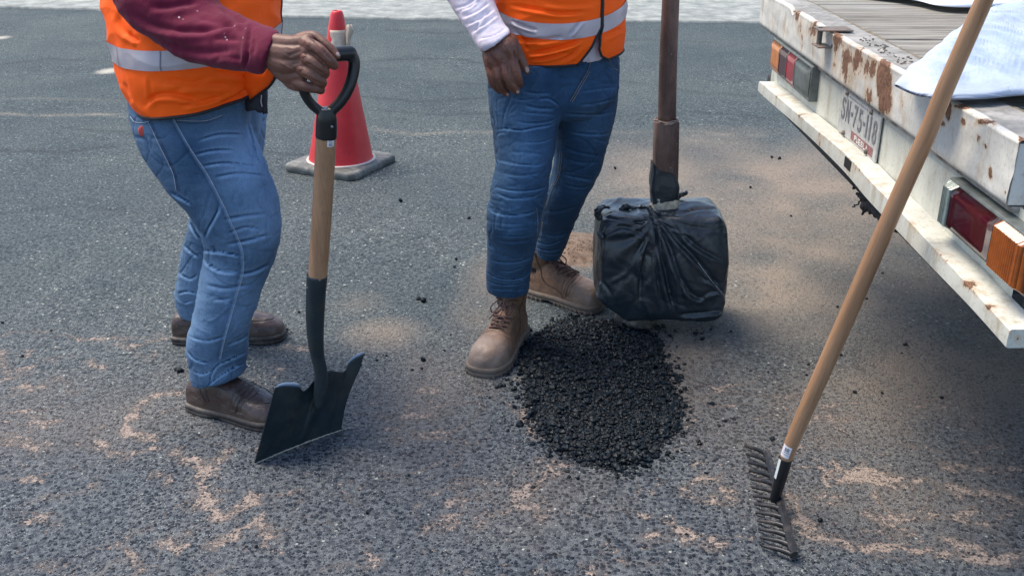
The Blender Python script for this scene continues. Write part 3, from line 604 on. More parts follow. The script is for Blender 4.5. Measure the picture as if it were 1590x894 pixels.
M_blk = simple('black_plastic', (.005, .007, .009), .38, 60, .2, .25, 400, .0004)
M_steel = simple('black_powdercoat', (.013, .024, .031), .42, 25, .25, .3, 500, .0005, col2=(.028, .034, .036), n2=13, spec=.35)
M_blue = simple('painted_edge', (.10, .16, .24), .35)
M_label = simple('label_paper', (.72, .71, .74), .5, 60, .08)
M_stone_dust = simple('earth_on_edge', (.32, .30, .25), .9)
sh = thing('shovel', 'square-mouth shovel with wooden shaft and black grip held upright by the man in maroon sleeves', 'shovel', G(470, 695))
wood, wr, (v_, f_) = px_tube([(506.5, 205, 32, 2.165), (505, 240, 32, 2.17), (500, 330, 31, 2.185), (493.5, 426, 29.5, 2.20), (492, 452, 25, 2.204)])
obj('shaft', v_, f_, woodmat('shovel_wood', (.28, .15, .078), (.41, .235, .128)), sh)
cc_, rr_, (v_, f_) = px_tube([(492.6, 427, 31, 2.20), (491, 450, 29.5, 2.203), (489.5, 490, 27.5, 2.212), (490, 525, 24, 2.222), (493, 552, 20, 2.232), (498, 575, 19, 2.238), (499, 592, 20, 2.242), (496, 612, 17, 2.24), (493, 632, 10, 2.238)])
sock = (v_, f_)
tb_ = [(427,602),(437,599),(450,598.5),(463,600),(470,606.5),(477,603),(486,592),(497,584),(505,577),(513,575),(522,576.5),(531,577),(537,574),(541,564),(552,555),(566,548)]
bl = []; us = np.linspace(0, 1, 64); top = crs(tb_, 64); bot = np.array([(395 + 135 * u, 721 - 53.5 * u) for u in us])
Yt = 2.15 + (2.335 - 2.15) * us; Yb = 2.147 + (2.312 - 2.147) * us
rows = []
for v in np.linspace(0, 1, 30):
    r_ = []
    for k, u in enumerate(us):
        x_ = bot[k, 0] * (1 - v) + top[k, 0] * v; y_ = bot[k, 1] * (1 - v) + top[k, 1] * v
        if u > .8: x_ += 5.0 * math.sin(math.pi * min(1, v * 1.3)) * (u - .8) / .2 * (1 if v < .77 else 0) * -1
        Y_ = Yb[k] * (1 - v) + Yt[k] * v + .030 * (1 - (2 * u - 1) ** 2) * (.15 + .85 * v) - .022 * math.exp(-((u - (.60 - .06 * (1 - v))) / (.035 + .05 * v)) ** 2) * min(1, v * 1.6)
        if v < .001: Y_ = Yb[k] + .004 * (1 - (2 * u - 1) ** 2)
        p_ = P(x_, y_, Y_); 
        r_.append(p_)
    rows.append(np.array(r_))
zb = rows[0][:, 2].copy()
for i, r_ in enumerate(rows): r_[:, 2] = r_[:, 2] - zb * (1 - i / 29) + .002 * (1 - i / 29)
v_, f_ = rings_mesh(rows, close=False)
me = mesh_from('blade', *join([(v_, f_), sock])); o = link('blade', me, M_steel, sh)
b_v = mesh_from('tmpb', v_, f_); 
so_ = o.modifiers.new('thick', 'SOLIDIFY'); so_.thickness = .0022; so_.offset = 0
for a_, e_ in ((0, 17), (51, 64)):
    t0_ = rows[-1][a_:e_]; n_ = len(t0_); k = np.sin(np.linspace(0, math.pi, n_)) ** .35
    v_, f_ = rings_mesh([t0_ + (0, 0, -.004), t0_ + (0, -.001, .0012), t0_ + np.outer(k, (0, .017, .001)), t0_ + np.outer(k, (0, .021, -.003)), t0_ + np.outer(k, (0, .021, -.006)), t0_ + (0, .002, -.006)], close=False); obj('foot_rest', v_, f_, M_blue, sh)
e0 = rows[0]; v_, f_ = tube(e0 + (0, -.0008, -.0006) + .0007 * rng.normal(size=e0.shape), .0019 + .0008 * rng.random(64), 6); obj('worn_edge', v_, f_, M_stone_dust, sh)
v_, f_ = wrap_patch(cc_, rr_, .0, .42, 12, 22, .0008, 16, 4); obj('socket_seam', v_, f_, woodmat('seam_wood', (.40, .26, .14), (.5, .35, .2)), sh)
v_, f_ = ball(P(478.5, 446, 2.19), .0035, 6, 8); obj('rivet', v_, f_, simple('rivet_metal', (.6, .6, .6), .3, metal=.8), sh)
Yc, dY = 2.16, .035
def dq(pts): return [P(a, b_, Y) for a, b_, Y in pts]
def pr(w_, Y=2.16): return w_ / 2 * (Y * cp + .38 * sp) / F
gr_ = []
bar = crs(dq([(478, 99, Yc - .03), (495, 93, Yc - .012), (520, 85, Yc + .012), (543, 83, Yc + .03)]), 14); gr_ += capsule(list(bar), pr(24), 16)
ra = crs(dq([(545, 84, Yc + .03), (550, 96, Yc + .032), (548, 116, Yc + .026), (541, 138, Yc + .016), (529, 158, Yc + .008), (514, 173, Yc + .002)]), 18); gr_ += capsule(list(ra), list(np.linspace(pr(19.5), pr(17.5), 18)), 16)
la = crs(dq([(476, 101, Yc - .03), (470, 112, Yc - .03), (469.5, 130, Yc - .026), (474, 147, Yc - .018), (485, 163, Yc - .008), (500, 175, Yc)]), 18); gr_ += capsule(list(la), pr(16), 16)
_, _, st = px_tube([(507, 168, 24, Yc), (507, 182, 31, Yc + .001), (507, 195, 33, Yc + .003), (506.5, 214, 33.5, Yc + .005)]); gr_.append(st)
v_, f_ = join(gr_); v_, f_, n_ = remesh(v_, f_, .0018, 8, .5); obj('d_grip', v_, f_, M_blk, sh)
v_, f_ = ball(P(515.5, 197, Yc - .021), .0032, 6, 10, (1, .5, 1)); obj('grip_screw', v_, f_, simple('screw_metal', (.25, .25, .26), .35, metal=.7), sh)
v_, f_ = wrap_patch(wood, wr, .06, .165, 8, 48, .0006); lab = obj('price_label', v_, f_, M_label, sh)
v2, f2 = join([wrap_patch(wood, wr, a, a + .007, 16, e_, .0011, 2, 5) for a, e_ in ((.072, 38), (.085, 40), (.098, 34), (.120, 40), (.135, 38), (.148, 40))]); obj('printed_lines', v2, f2, simple('grey_print', (.12, .12, .15), .5), lab)

# ================================================================ TRAFFIC CONE
cx0, cy0 = -.853, 4.83
co_ = thing('traffic_cone', 'faded red traffic cone on a black base with beige tape round its neck', 'traffic cone', (cx0, cy0, 0))
axd = np.array([P(522.5, 12, 4.83)[0] - cx0, 0, .77]); axd /= np.linalg.norm(axd)
m, t, b = newmat('cone_plastic'); N = NT(t); co = N.coord(); c = N.mix(N.sstep(N.noise(6, 4, .6, co), .3, .7), (.50, .012, .020), (.62, .025, .034)); c = N.mix(N.sstep(N.noise(9, 8, .8, N.coord((1, 1, .5))), .60, .72, 0, .75), c, (.16, .02, .03)); c = N.mix(N.sstep(N.noise(14, 7, .8, co), .64, .70, 0, .6), c, (.05, .03, .04)); N.l(c, b.inputs['Base Color']); b.inputs['Roughness'].default_value = .42; M_cone = m
th = np.arange(48) * 2 * math.pi / 48
def conering(z_, r_): return np.array([cx0, cy0, 0]) + axd * z_ + np.c_[r_ * np.cos(th), r_ * np.sin(th), 0 * th]
pf = [(.036, .166), (.045, .160), (.06, .1555)] + [(z_, .1555 + (.029 - .1555) * (z_ - .06) / .69) for z_ in np.linspace(.1, .74, 24)] + [(.752, .0265), (.757, .022), (.757, .018), (.74, .017)]
v_, f_ = rings_mesh([conering(*q) + .0015 * fbm(conering(*q) * 9)[:, None] * np.array([1, 1, 0]) for q in pf], cap=False); obj('cone_body', v_, f_, M_cone, co_)
v_, f_ = rings_mesh([conering(.040, .158), conering(.0405, .171), conering(.044, .170), conering(.047, .1605)], cap=False); obj('base_ring', v_, f_, simple('cream_plastic', (.55, .47, .42), .6), co_)
rg = []
rotz = R(-29 + 4); hs_ = .205
for z_, sc in ((0, .97), (.004, 1.0), (.030, 1.0), (.038, .97), (.040, .94)):
    pts = []
    for k in range(4):
        a_ = rotz + k * math.pi / 2
        for q in np.linspace(-1, 1, 13)[:-1]:
            lx, ly = hs_ * sc, q * hs_ * sc; cl = hs_ * sc * .16; d_ = max(0, abs(ly) - (hs_ * sc - cl)); lx -= d_ * .8
            pts.append((cx0 + lx * math.cos(a_) - ly * math.sin(a_), cy0 + lx * math.sin(a_) + ly * math.cos(a_), z_ + .0))
    pts = np.array(pts); pts[:, 2] += .002 * fbm(pts * 8); rg.append(pts)
v_, f_ = rings_mesh(rg); o = obj('rubber_base', v_, f_, simple('grey_rubber', (.10, .105, .10), .7, 15, .3, .4, 120, .001, col2=(.22, .22, .20), n2=12), co_)
tp = []; 
for z_ in np.linspace(.575, .672, 8):
    a_ = np.radians(np.linspace(-128, -8, 22)); rr = .1555 + (.029 - .1555) * (z_ - .06) / .69 + .0025 + .001 * np.sin(a_ * 9)
    e_ = -128 + (18 if .60 < z_ < .64 else 0) + 6 * math.sin(z_ * 90); a_ = np.radians(np.linspace(e_, -8, 22)); tp.append(np.array([cx0, cy0, 0]) + axd * z_ + np.c_[rr * np.cos(a_), rr * np.sin(a_), 0 * a_])
M_tape = simple('masking_tape', (.45, .38, .30), .6, 25, .2, .4, 80, .001)
t1_ = rings_mesh(tp, close=False)
fl = [P(538, 76, 4.80), P(545, 76, 4.79), P(546, 62, 4.79), P(550, 48, 4.79), P(543, 39, 4.79), P(538, 40, 4.80), P(539, 55, 4.80)]
fr = []
for k, (a, b2) in enumerate(zip([(536, 78), (536, 66), (536, 54), (536.5, 44), (538, 39)], [(544.5, 76), (545, 64), (547, 54), (550.5, 49), (546, 38)])):
    fr.append(np.array([P(a[0] * (1 - q) + b2[0] * q, a[1] * (1 - q) + b2[1] * q, 4.80 - .03 * math.sin(q * 3)) for q in np.linspace(0, 1, 5)]))
v_, f_ = join([t1_, rings_mesh(fr, close=False)]); o = obj('beige_tape', v_, f_, M_tape, co_); so_ = o.modifiers.new('t', 'SOLIDIFY'); so_.thickness = .002

# ================================================================ HAND TAMPER IN A BIN BAG
Yp = 3.0
ta = thing('hand_tamper', 'long-handled tamper with its head wrapped in a black plastic bag, beside the fresh asphalt', 'tamper', G(1028, 500))
m, t, b = newmat('rusty_pipe'); N = NT(t); co = N.coord(); c = N.mix(N.sstep(N.noise(18, 7, .75, N.coord((1, 1, .4))), .3, .7), (.065, .038, .030), (.17, .10, .075)); c = N.mix(N.sstep(N.noise(45, 6, .8, N.coord((1, 1, .5))), .60, .68, 0, .9), c, (.30, .26, .20)); N.l(c, b.inputs['Base Color']); b.inputs['Roughness'].default_value = .7; N.l(N.bump(N.noise(120, 5, .7, co), .5, .0015), b.inputs['Normal']); M_pipe = m
pc, prr, (v_, f_) = px_tube([(1047, -150, 26, Yp), (1041.5, 0, 27, Yp), (1037.5, 95, 28, Yp), (1035.5, 190, 28, Yp)]); obj('upper_pipe', v_, f_, M_pipe, ta)
def sq_tube(pts, rnd=.25, m=28):
    rg = []
    for a, b_, w_, Y in pts:
        c = P(a, b_, Y); r = w_ / 2 * proj(c)[2] / F; A = np.arange(m) * 2 * math.pi / m; ca, sa_ = np.cos(A), np.sin(A); e = .35
        rg.append(c + np.c_[r * np.sign(ca) * abs(ca) ** e, r * .9 * np.sign(sa_) * abs(sa_) ** e, 0 * A])
    return rings_mesh(rg)
v_, f_ = sq_tube([(1034.5, 186, 34, Yp), (1034.5, 188, 38, Yp), (1033.8, 230, 38, Yp), (1032.5, 290, 38, Yp), (1032, 340, 38, Yp)]); obj('lower_sleeve', v_, f_, M_pipe, ta)
wc = []
for k in range(16):
    a_ = rng.uniform(0, 2 * math.pi, 1)[0]; z0 = P(1034.5, 187, Yp); th_ = np.linspace(a_, a_ + rng.uniform(1.5, 4), 16)
    rr = .034 + .008 * rng.random(16).cumsum() / 16; wc.append(tube(z0 + np.c_[rr * np.cos(th_), rr * np.sin(th_), .004 * np.sin(th_ * 3 + k) - .004 + .006 * rng.random()], .0011, 5))
v_, f_ = join(wc); obj('wire_wrap', v_, f_, simple('pale_wire', (.33, .27, .22), .6), ta)
# black plastic wound round the foot of the sleeve, cream tape under it
rg = []
for j, (yb, w_) in enumerate([(309, 39.5), (306, 41), (300, 42), (294, 43), (287, 43), (280, 42), (272, 40.5), (266, 39.5), (262, 39)]):
    A = np.arange(64) * 2 * math.pi / 64; ca, sa_ = np.cos(A), np.sin(A); k_ = j / 8
    c = P(1031.5, yb, Yp); r = w_ / 2 * proj(c)[2] / F + .0015; q = c + np.c_[r * np.sign(ca) * abs(ca) ** .45, r * .92 * np.sign(sa_) * abs(sa_) ** .45, -.026 * ca * k_ ** 2 + .010 * ca * (1 - k_) ** 2]
    q += .0035 * fbm(q * 38)[:, None] * np.c_[ca, sa_, 0 * ca]; rg.append(q)
def bagmat(name):
    m, t, b = newmat(name); N = NT(t); co = N.coord(); c = N.mix(N.sstep(N.noise(7, 6, .75, co), .50, .72, 0, .8), (.014, .022, .030), (.055, .068, .084)); c = N.mix(N.sstep(N.noise(30, 6, .8, N.coord((1.5, 1, .5))), .62, .75, 0, .5), c, (.17, .17, .16)); N.l(c, b.inputs['Base Color'])
    N.put(b.inputs['Roughness'], N.sstep(N.noise(9, 4, .6, co), .3, .75, .24, .44)); b.inputs['Specular IOR Level'].default_value = .6
    N.l(N.bump(N.noise(14, 6, .6, co, 1.2), .5, .006), b.inputs['Normal']); return m
M_bag = bagmat('bin_bag_plastic')
v_, f_ = rings_mesh(rg, cap=False); obj('plastic_wrapping', v_, f_, M_bag, ta)
rg = []
for j, yb in enumerate([344, 338, 330, 320, 308, 304]):
    A = np.arange(48) * 2 * math.pi / 48; ca, sa_ = np.cos(A), np.sin(A); c = P(1032, yb, Yp); r = 41 / 2 * proj(c)[2] / F + .002; q = c + np.c_[r * np.sign(ca) * abs(ca) ** .5, r * .92 * np.sign(sa_) * abs(sa_) ** .5, -.006 * ca + .006 * (sa_ > 0) * (j > 3)]; q += .0012 * fbm(q * 60)[:, None]; rg.append(q)
v_, f_ = rings_mesh(rg, cap=False); obj('cream_tape', v_, f_, simple('cream_tape', (.50, .46, .36), .55, 40, .15, .4, 150, .001, col2=(.28, .25, .2), n2=30), ta)
# the bag
BX0, BX1 = P(925, 400, 2.93)[0], P(1130, 400, 2.93)[0]; bw = (BX1 - BX0) / 2; bcx = (BX0 + BX1) / 2; by0, by1 = 2.895, 3.125; zt = .392; zb_ = .045
g = 74; pts = []; fcs = []; key = {}
def addp(a, b_, c):
    k = (round(a, 5), round(b_, 5), round(c, 5))
    if k not in key: key[k] = len(pts); pts.append(k)
    return key[k]
L_ = np.linspace(-1, 1, g + 1)
for ax_ in range(3):
    for sg in (-1, 1):
        for i in range(g):
            for j in range(g):
                qd = []
                for di, dj in ((0, 0), (1, 0), (1, 1), (0, 1)):
                    q = [0, 0, 0]; q[ax_] = sg; q[(ax_ + 1) % 3] = L_[i + di]; q[(ax_ + 2) % 3] = L_[j + dj]; qd.append(addp(*q))
                fcs.append(qd if sg > 0 else qd[::-1])
q = np.array(pts); e = 10.0; nrm_ = (np.abs(q) ** e).sum(1) ** (1 / e); q = q / nrm_[:, None]
Vb = np.c_[bcx + q[:, 0] * bw, (by0 + by1) / 2 + q[:, 1] * (by1 - by0) / 2, (zt + zb_) / 2 + q[:, 2] * (zt - zb_) / 2]
hz = (Vb[:, 2] - zb_) / (zt - zb_)
Vb[:, 0] += np.where(q[:, 0] < 0, .016 * hz, -.022 * hz ** 3) * abs(q[:, 0])
Vb[:, 1] += -.012 * (1 - hz) * (q[:, 1] < 0) + .02 * np.sin(hz * 3) * q[:, 1]
Vb[:, 2] += np.where(q[:, 0] > .1, .012 * q[:, 0], 0) * (hz > .5)
cut = P(924, 452, 2.9)[2] + (Vb[:, 0] - BX0) / (P(980, 497, 2.9)[0] - BX0) * (zb_ - P(924, 452, 2.9)[2]); lowm = (Vb[:, 0] < P(980, 497, 2.9)[0]) & (Vb[:, 2] < cut); Vb[lowm, 2] = cut[lowm] + (Vb[lowm, 2] - cut[lowm]) * .12
polec = P(1032, 325, Yp); rr = np.hypot(Vb[:, 0] - polec[0], Vb[:, 1] - polec[1]); Vb[:, 2] += np.where(q[:, 2] > .3, .010 * np.exp(-(rr / .07) ** 2), 0)
Nb = normals(Vb, fcs)
wv_ = Vb + .02 * np.c_[noise3(Vb * 9), noise3(Vb * 9 + 5), noise3(Vb * 9 + 11)]
crk_ = sum(a_ * np.exp(-(noise3(wv_ * f_ + k_) / .07) ** 2) * np.clip(noise3(Vb * 6 + k_ * 3) * 3 + .4, 0, 1) for a_, f_, k_ in ((.0035, 7, 1), (.002, 12, 2), (-.0035, 8, 3)))
Vb = Vb + Nb * crk_[:, None]
Vb = Vb + Nb * (.009 * fbm(Vb * 5.5, 2) + .0025 * (1 - 2.2 * np.abs(noise3(Vb * 8 + 5))) + .0006 * (1 - 2.4 * np.abs(noise3(Vb * 26))))[:, None]
tdir = np.arctan2(Vb[:, 0] - P(1015, 340, 2.9)[0], P(1015, 340, 2.9)[2] - Vb[:, 2]); rfan = np.hypot(Vb[:, 0] - P(1015, 340, 2.9)[0], P(1015, 340, 2.9)[2] - Vb[:, 2])
fan = np.clip(1.5 - rfan / .22, 0, 1) * (q[:, 1] < -.5) * np.clip(rfan / .03, 0, 1); Vb[:, 1] -= fan * .0035 * np.sin(tdir * 13 + 5 * noise3(Vb * 7))
Vb = creases(Vb, normals(Vb, fcs), [([(1018,347),(1026,387),(1034,428),(1040,455),(1050,492)], .018, .007, .6), ([(1015,355),(1002,401),(994,441),(994,480)], .009, .006, .6), ([(1029,345),(1050,371),(1083,406),(1110,438),(1128,463)], .010, .006, .7),
    ([(1045,342),(1077,379),(1123,406)], .008, .006, .6), ([(1034,360),(1050,414),(1072,455),(1101,468)], .009, .007, .6), ([(1050,490),(1088,487),(1128,482)], .010, .006, .5), ([(932,369),(967,352),(1007,369)], .007, .006, .6),
    ([(1024,350),(1040,390),(1056,440),(1060,480)], .008, .005, .5), ([(930,335),(970,342),(1007,348)], .006, .005, .5), ([(1048,335),(1080,325),(1112,324)], .006, .005, .6), ([(1010,360),(985,400),(972,440)], .005, .006, .5), ([(1019,352),(1019,400),(1022,440),(1030,480)], .008, .005, .5), ([(1075,390),(1090,430),(1125,440)], .005, .006, .5), ([(1080,470),(1100,455),(1126,452)], .005,.005,.5)])
Vb[:, 2] = np.maximum(Vb[:, 2], .012)
obj('plastic_bag', Vb, fcs, M_bag, ta)
# knotted corners and the twist by the pole
kn = [capsule([P(930, 338, 2.93), P(928, 328, 2.93), P(934, 322, 2.95), P(945, 322, 2.97)], [.010, .012, .009, .006], 10), capsule([P(964, 325, 3.0), P(970, 320, 3.0), P(985, 322, 3.0), P(1006, 320, 3.0)], [.008, .010, .005, .006], 10), capsule([P(1008, 322, 2.93), P(1014, 335, 2.91), P(1022, 350, 2.895), P(1026, 372, 2.885)], [.009, .011, .010, .005], 10), capsule([P(932, 362, 2.89), P(935, 368, 2.885)], [.009, .007], 8), capsule([P(1018, 330, 2.93), P(1040, 336, 2.93), P(1052, 330, 2.95)], [.008, .009, .008], 8), capsule([P(1052, 303, 3.08), P(1064, 300, 3.06)], [.012, .008], 8)]
for k in kn: v_, f_ = join(k); v_, f_, n_ = remesh(v_, f_, .0028, 3); v_ = v_ + n_ * (.004 * fbm(v_ * 60))[:, None]; obj('bag_knot', v_, f_, M_bag, ta)
v_, f_ = tube(np.array([P(1084, 408, 2.872), P(1105, 436, 2.870), P(1127, 462, 2.868)]), .0007, 5); obj('bag_scratch', v_, f_, simple('scratch_pale', (.5, .5, .5), .5), ta)
c = G(990, 512, 0) + (0, .06, 0); v_, f_ = tube([c + (0, 0, .004), c + (0, 0, .03), c + (0, 0, .09)], [.072, .070, .062], 30); v_ += .002 * fbm(v_ * 30)[:, None]; obj('tamper_foot', v_, f_, simple('tar_stained_steel', (.075, .07, .065), .8, 30, .5, .7, 120, .002, col2=(.2, .17, .14), n2=30), ta)
v_, f_ = tube([G(1028, 505, .0) + (0, .09, .05), P(1032, 330, Yp)], .03, 12); obj('inner_post', v_, f_, M_pipe, ta)

# ================================================================ FRESH ASPHALT
out_px = [(806,534),(815,560),(818,590),(827,620),(835,655),(855,690),(880,708),(905,717),(935,727),(958,733),(985,722),(1010,708),(1024,692),(1042,677),(1052,658),(1054,630),(1043,600),(1036,575),(1028,552),(1022,532),(1000,520),(975,510),(945,505),(910,500),(880,501),(858,508),(842,523),(825,530)]
og = crs(g2(out_px + out_px[:1]), 160)[:-1]; oc = og.mean(0)
def inside(px_, py_, poly):
    c = np.zeros(len(px_), bool); j = len(poly) - 1
    for i in range(len(poly)):
        xi, yi = poly[i]; xj, yj = poly[j]; c ^= ((yi > py_) != (yj > py_)) & (px_ < (xj - xi) * (py_ - yi) / (yj - yi + 1e-12) + xi); j = i
    return c
def patch_h(xx, yy):
    d, _, _ = seg_dist(xx, yy, np.vstack([og, og[:1]])); ins = inside(xx, yy, og); d = np.where(ins, d, -d)
    return np.clip(d / .075, 0, 1) ** .7 * .019 + .005 * fbm(np.c_[xx, yy, 0 * xx] * 22), d
gx, gy = np.meshgrid(np.linspace(og[:, 0].min(), og[:, 0].max(), 90), np.linspace(og[:, 1].min(), og[:, 1].max(), 110)); hh, d_ = patch_h(gx.ravel(), gy.ravel())
pv = np.c_[gx.ravel(), gy.ravel(), hh * .9]; pv[:, 2] = np.where(d_ > -.004, pv[:, 2], -.02); ii = np.arange(90 * 110).reshape(110, 90); pf_ = np.stack([ii[:-1, :-1], ii[:-1, 1:], ii[1:, 1:], ii[1:, :-1]], -1).reshape(-1, 4)
keep = (d_[pf_] > -.02).any(1); pf_ = pf_[keep]
M_tar = simple('fresh_asphalt', (.003, .005, .008), .5, 300, .4, .6, 300, .002)
pa = thing('asphalt_patch', 'oval heap of fresh black asphalt gravel filling the pothole in front of the brown boots', 'asphalt patch', (oc[0], oc[1], 0))
obj('packed_base', pv, pf_, M_tar, pa, kind='stuff')
bmx = bmesh.new(); bmesh.ops.create_icosphere(bmx, subdivisions=2, radius=1); ico = np.array([tuple(v.co) for v in bmx.verts]); icf = [[v.index for v in f.verts] for f in bmx.faces]; bmx.free()
bmx = bmesh.new(); bmesh.ops.create_icosphere(bmx, subdivisions=1, radius=1); ico1 = np.array([tuple(v.co) for v in bmx.verts]); icf1 = [[v.index for v in f.verts] for f in bmx.faces]; bmx.free()
def rockshape(k, base=ico1, amp=.22):
    r = base * (1 + amp * noise3(base * 1.3 + k * 7.7) + .12 * noise3(base * 3 + k))[:, None]
    # knock flats on it
    for j in range(4):
        n = np.random.default_rng(k * 10 + j).normal(size=3); n /= np.linalg.norm(n); d = r @ n; r = r - np.outer(np.clip(d - .72, 0, 9), n)
    return r
shapes = [rockshape(k) for k in range(12)]
def scatter(name, pos, size, mat, parent=None, flat=.75):
    V_, F_ = [], []; n = 0; ff = np.array(icf1)
    for p, s_ in zip(pos, size):
        r = shapes[rng.integers(12)]; a = rng.uniform(0, 6.28); tl = rng.normal(size=2) * .2; c, s2 = math.cos(a), math.sin(a)
        q = r * np.array([rng.uniform(.8, 1.25), rng.uniform(.8, 1.2), flat * rng.uniform(.7, 1.2)]); q = q @ np.array([[c, -s2, 0], [s2, c, 0], [0, 0, 1]]); q[:, 2] += q[:, 0] * tl[0] + q[:, 1] * tl[1]
        V_.append(q * s_ + p); F_.append(ff + n); n += len(q)
    me = bpy.data.meshes.new(name); V_ = np.concatenate(V_); F_ = np.concatenate(F_); me.from_pydata(V_.tolist(), [], F_.tolist()); me.update(); return link(name, me, mat, parent, kind='stuff')
m, t, b = newmat('asphalt_stones'); N = NT(t); co = N.coord(); vv = N.vor(130, co); sp_ = N.n('SeparateColor'); N.l(vv.outputs['Color'], sp_.inputs[0])
c = N.mix(sp_.outputs[0], (.0008, .0030, .0062), (.0040, .0105, .0170)); c = N.mix(N.sstep(sp_.outputs[1], .93, .98, 0, .6), c, (.03, .04, .045)); N.l(c, b.inputs['Base Color']); N.put(b.inputs['Roughness'], N.sstep(sp_.outputs[2], 0, 1, .36, .6)); b.inputs['Specular IOR Level'].default_value = .24
N.l(N.bump(N.noise(500, 4, .7, co), .6, .001), b.inputs['Normal']); M_agg = m
n_ = 12500; xr = rng.uniform(og[:, 0].min() - .05, og[:, 0].max() + .05, n_ * 2); yr = rng.uniform(og[:, 1].min() - .05, og[:, 1].max() + .05, n_ * 2); hh, d_ = patch_h(xr, yr)
ok = (d_ > .0) | (rng.random(n_ * 2) < np.exp(d_ / .014) * .75); xr, yr, hh, d_ = [q[ok] for q in (xr, yr, hh, d_)]
sz = rng.lognormal(math.log(.0036), .45, len(xr)); sz = np.clip(sz, .0013, .0105) * np.where(d_ < .045, 1.2, 1.0)
scatter('aggregate', np.c_[xr, yr, np.clip(hh, 0, 9) * .9 + sz * (.25 + .5 * rng.random(len(xr)))], sz, M_agg, pa)
# loose crumbs: the ones that show are things of their own
crumb_me = []
for k in range(8):
    r = rockshape(k + 30, ico, .35); r[:, 2] = r[:, 2] * .8; me = mesh_from('asphalt_crumb', r, icf, False); me.materials.append(M_agg); crumb_me.append(me)
known = [(622,313,6),(657,468,9),(650,465,6),(728,340,5),(708,403,4),(706,415,4),(657,560,8),(640,575,4),(635,738,4),(570,796,5),(398,849,5),(280,577,9),(274,575,6),(35,554,5),(4,502,5),(80,514,4),(600,553,4),(464,485,4),(440,518,6),(433,520,6),(446,512,4),
    (1106,629,8),(1100,628,5),(1125,655,6),(1116,662,5),(1140,652,6),(1199,683,7),(1063,568,6),(1192,580,5),(1165,578,5),(1252,584,5),(1327,610,6),(1370,611,4),(1462,618,5),(1273,808,7),(1065,831,5),(883,742,6),(1016,692,7),(1010,724,5),(1028,716,7),(828,758,6),(830,765,4),
    (776,601,7),(783,600,6),(771,603,5),(760,618,4),(1056,575,5),(1080,520,7),(1090,528,6),(1048,515,5),(1022,512,9),(1030,508,7),(1104,512,4),(1255,567,5),(1405,537,7),(1400,550,4),(1370,425,4),(1300,477,4),(1306,552,4),(955,262,4),(930,243,3),(1210,247,5),(1198,245,4),(1165,292,4),(1228,336,3),(1345,465,4),(752,530,4),(795,470,3),(700,520,3),(690,545,4),(560,568,4),(556,575,3),(585,560,4),(655,573,4)]
marks = [(300, 575, "the slip-on shoes"), (450, 510, "the far shoe toe"), (20, 520, "the left picture edge"), (640, 570, "the shovel blade"), (650, 350, "the cone"), (780, 605, "the front boot toe"), (835, 760, "the lower left heap rim"), (1020, 715, "the bottom heap rim"), (1110, 645, "the right heap side"),
    (1090, 520, "the bagged tamper"), (1200, 690, "the rake head top"), (1270, 800, "the rake tines"), (1240, 580, "the lower rake handle"), (1400, 560, "the truck bumper"), (1200, 260, "the licence plate"), (600, 800, "the bottom picture edge"), (940, 240, "the dark jeans")]
grp = {}
for a, b_, w_ in known: grp.setdefault((('big' if w_ >= 8 else 'mid-sized' if w_ >= 5 else 'tiny'), min(marks, key=lambda m_: (m_[0] - a) ** 2 + (m_[1] - b_) ** 2 * 2)[2]), []).append((a, b_))
ords = ['first', 'second', 'third', 'fourth', 'fifth', 'sixth', 'seventh', 'eighth', 'ninth', 'tenth', 'eleventh', 'twelfth']
for k, (a, b_, w_) in enumerate(known):
    (sz_, mk_), mem = next((q, sorted(m_)) for q, m_ in grp.items() if (a, b_) in m_)
    lb_ = sz_ + ' black asphalt lump on the road near ' + mk_ if len(mem) == 1 else ords[mem.index((a, b_))] + ' from left of the ' + sz_ + ' black asphalt lumps near ' + mk_
    o = bpy.data.objects.new('asphalt_crumb', crumb_me[k % 8]); C.objects.link(o); s_ = w_ / 2 * 1.25 * (proj(G(a, b_))[2]) / F; o.scale = (s_, s_, s_); p = G(a, b_); o.location = (p[0], p[1], s_ * .55); o.rotation_euler = (random.random() * .6, random.random() * .6, random.random() * 6)
    tag(o, lb_, 'asphalt lump', 'loose asphalt lumps on the road')
pp, ss = [], []
def spray(cx, cy, rx, ry, n, s0_, s1_):
    for k in range(n):
        a = rng.normal() * .5; b_ = rng.normal() * .5; q = G(cx + a * rx, cy + b_ * ry); s_ = rng.uniform(s0_, s1_) * (rng.random() ** 1.5 * .8 + .3); pp.append((q[0], q[1], s_ * .4)); ss.append(s_)
for a in [(1065,522,70,24,260,.002,.006),(1075,600,50,70,160,.001,.005),(815,640,34,90,120,.001,.005),(900,735,60,16,120,.001,.005),(1000,725,70,16,120,.001,.005),(1080,580,90,60,80,.001,.004),(800,600,60,40,70,.001,.005),(820,680,50,80,50,.001,.0035),(940,740,130,26,60,.001,.0045),(1080,650,60,60,70,.001,.004),(795,545,30,26,40,.001,.004),(620,565,90,26,70,.001,.0035),(1250,560,160,120,100,.0008,.003),(1180,680,120,60,50,.0008,.0025),
          (445,515,14,10,26,.001,.004),(700,500,260,140,120,.0008,.0025),(1300,380,260,140,110,.0008,.0025),(700,760,700,180,150,.0008,.0025),(1050,250,300,90,60,.001,.003),(280,577,18,4,18,.001,.004),(500,330,500,100,60,.001,.003)]: spray(*a)
spray(1060, 640, 30, 70, 160, .0015, .007); spray(930, 728, 110, 14, 140, .0015, .006); spray(820, 620, 22, 80, 90, .0015, .006)
o = scatter('asphalt_grit', np.array(pp), np.array(ss), M_agg); o['label'] = 'fine black asphalt grit strewn over the road around the patch'
pp, ss = [], []
spray(895,388,42,12,900,.001,.0045); spray(905,392,50,14,400,.001,.003)
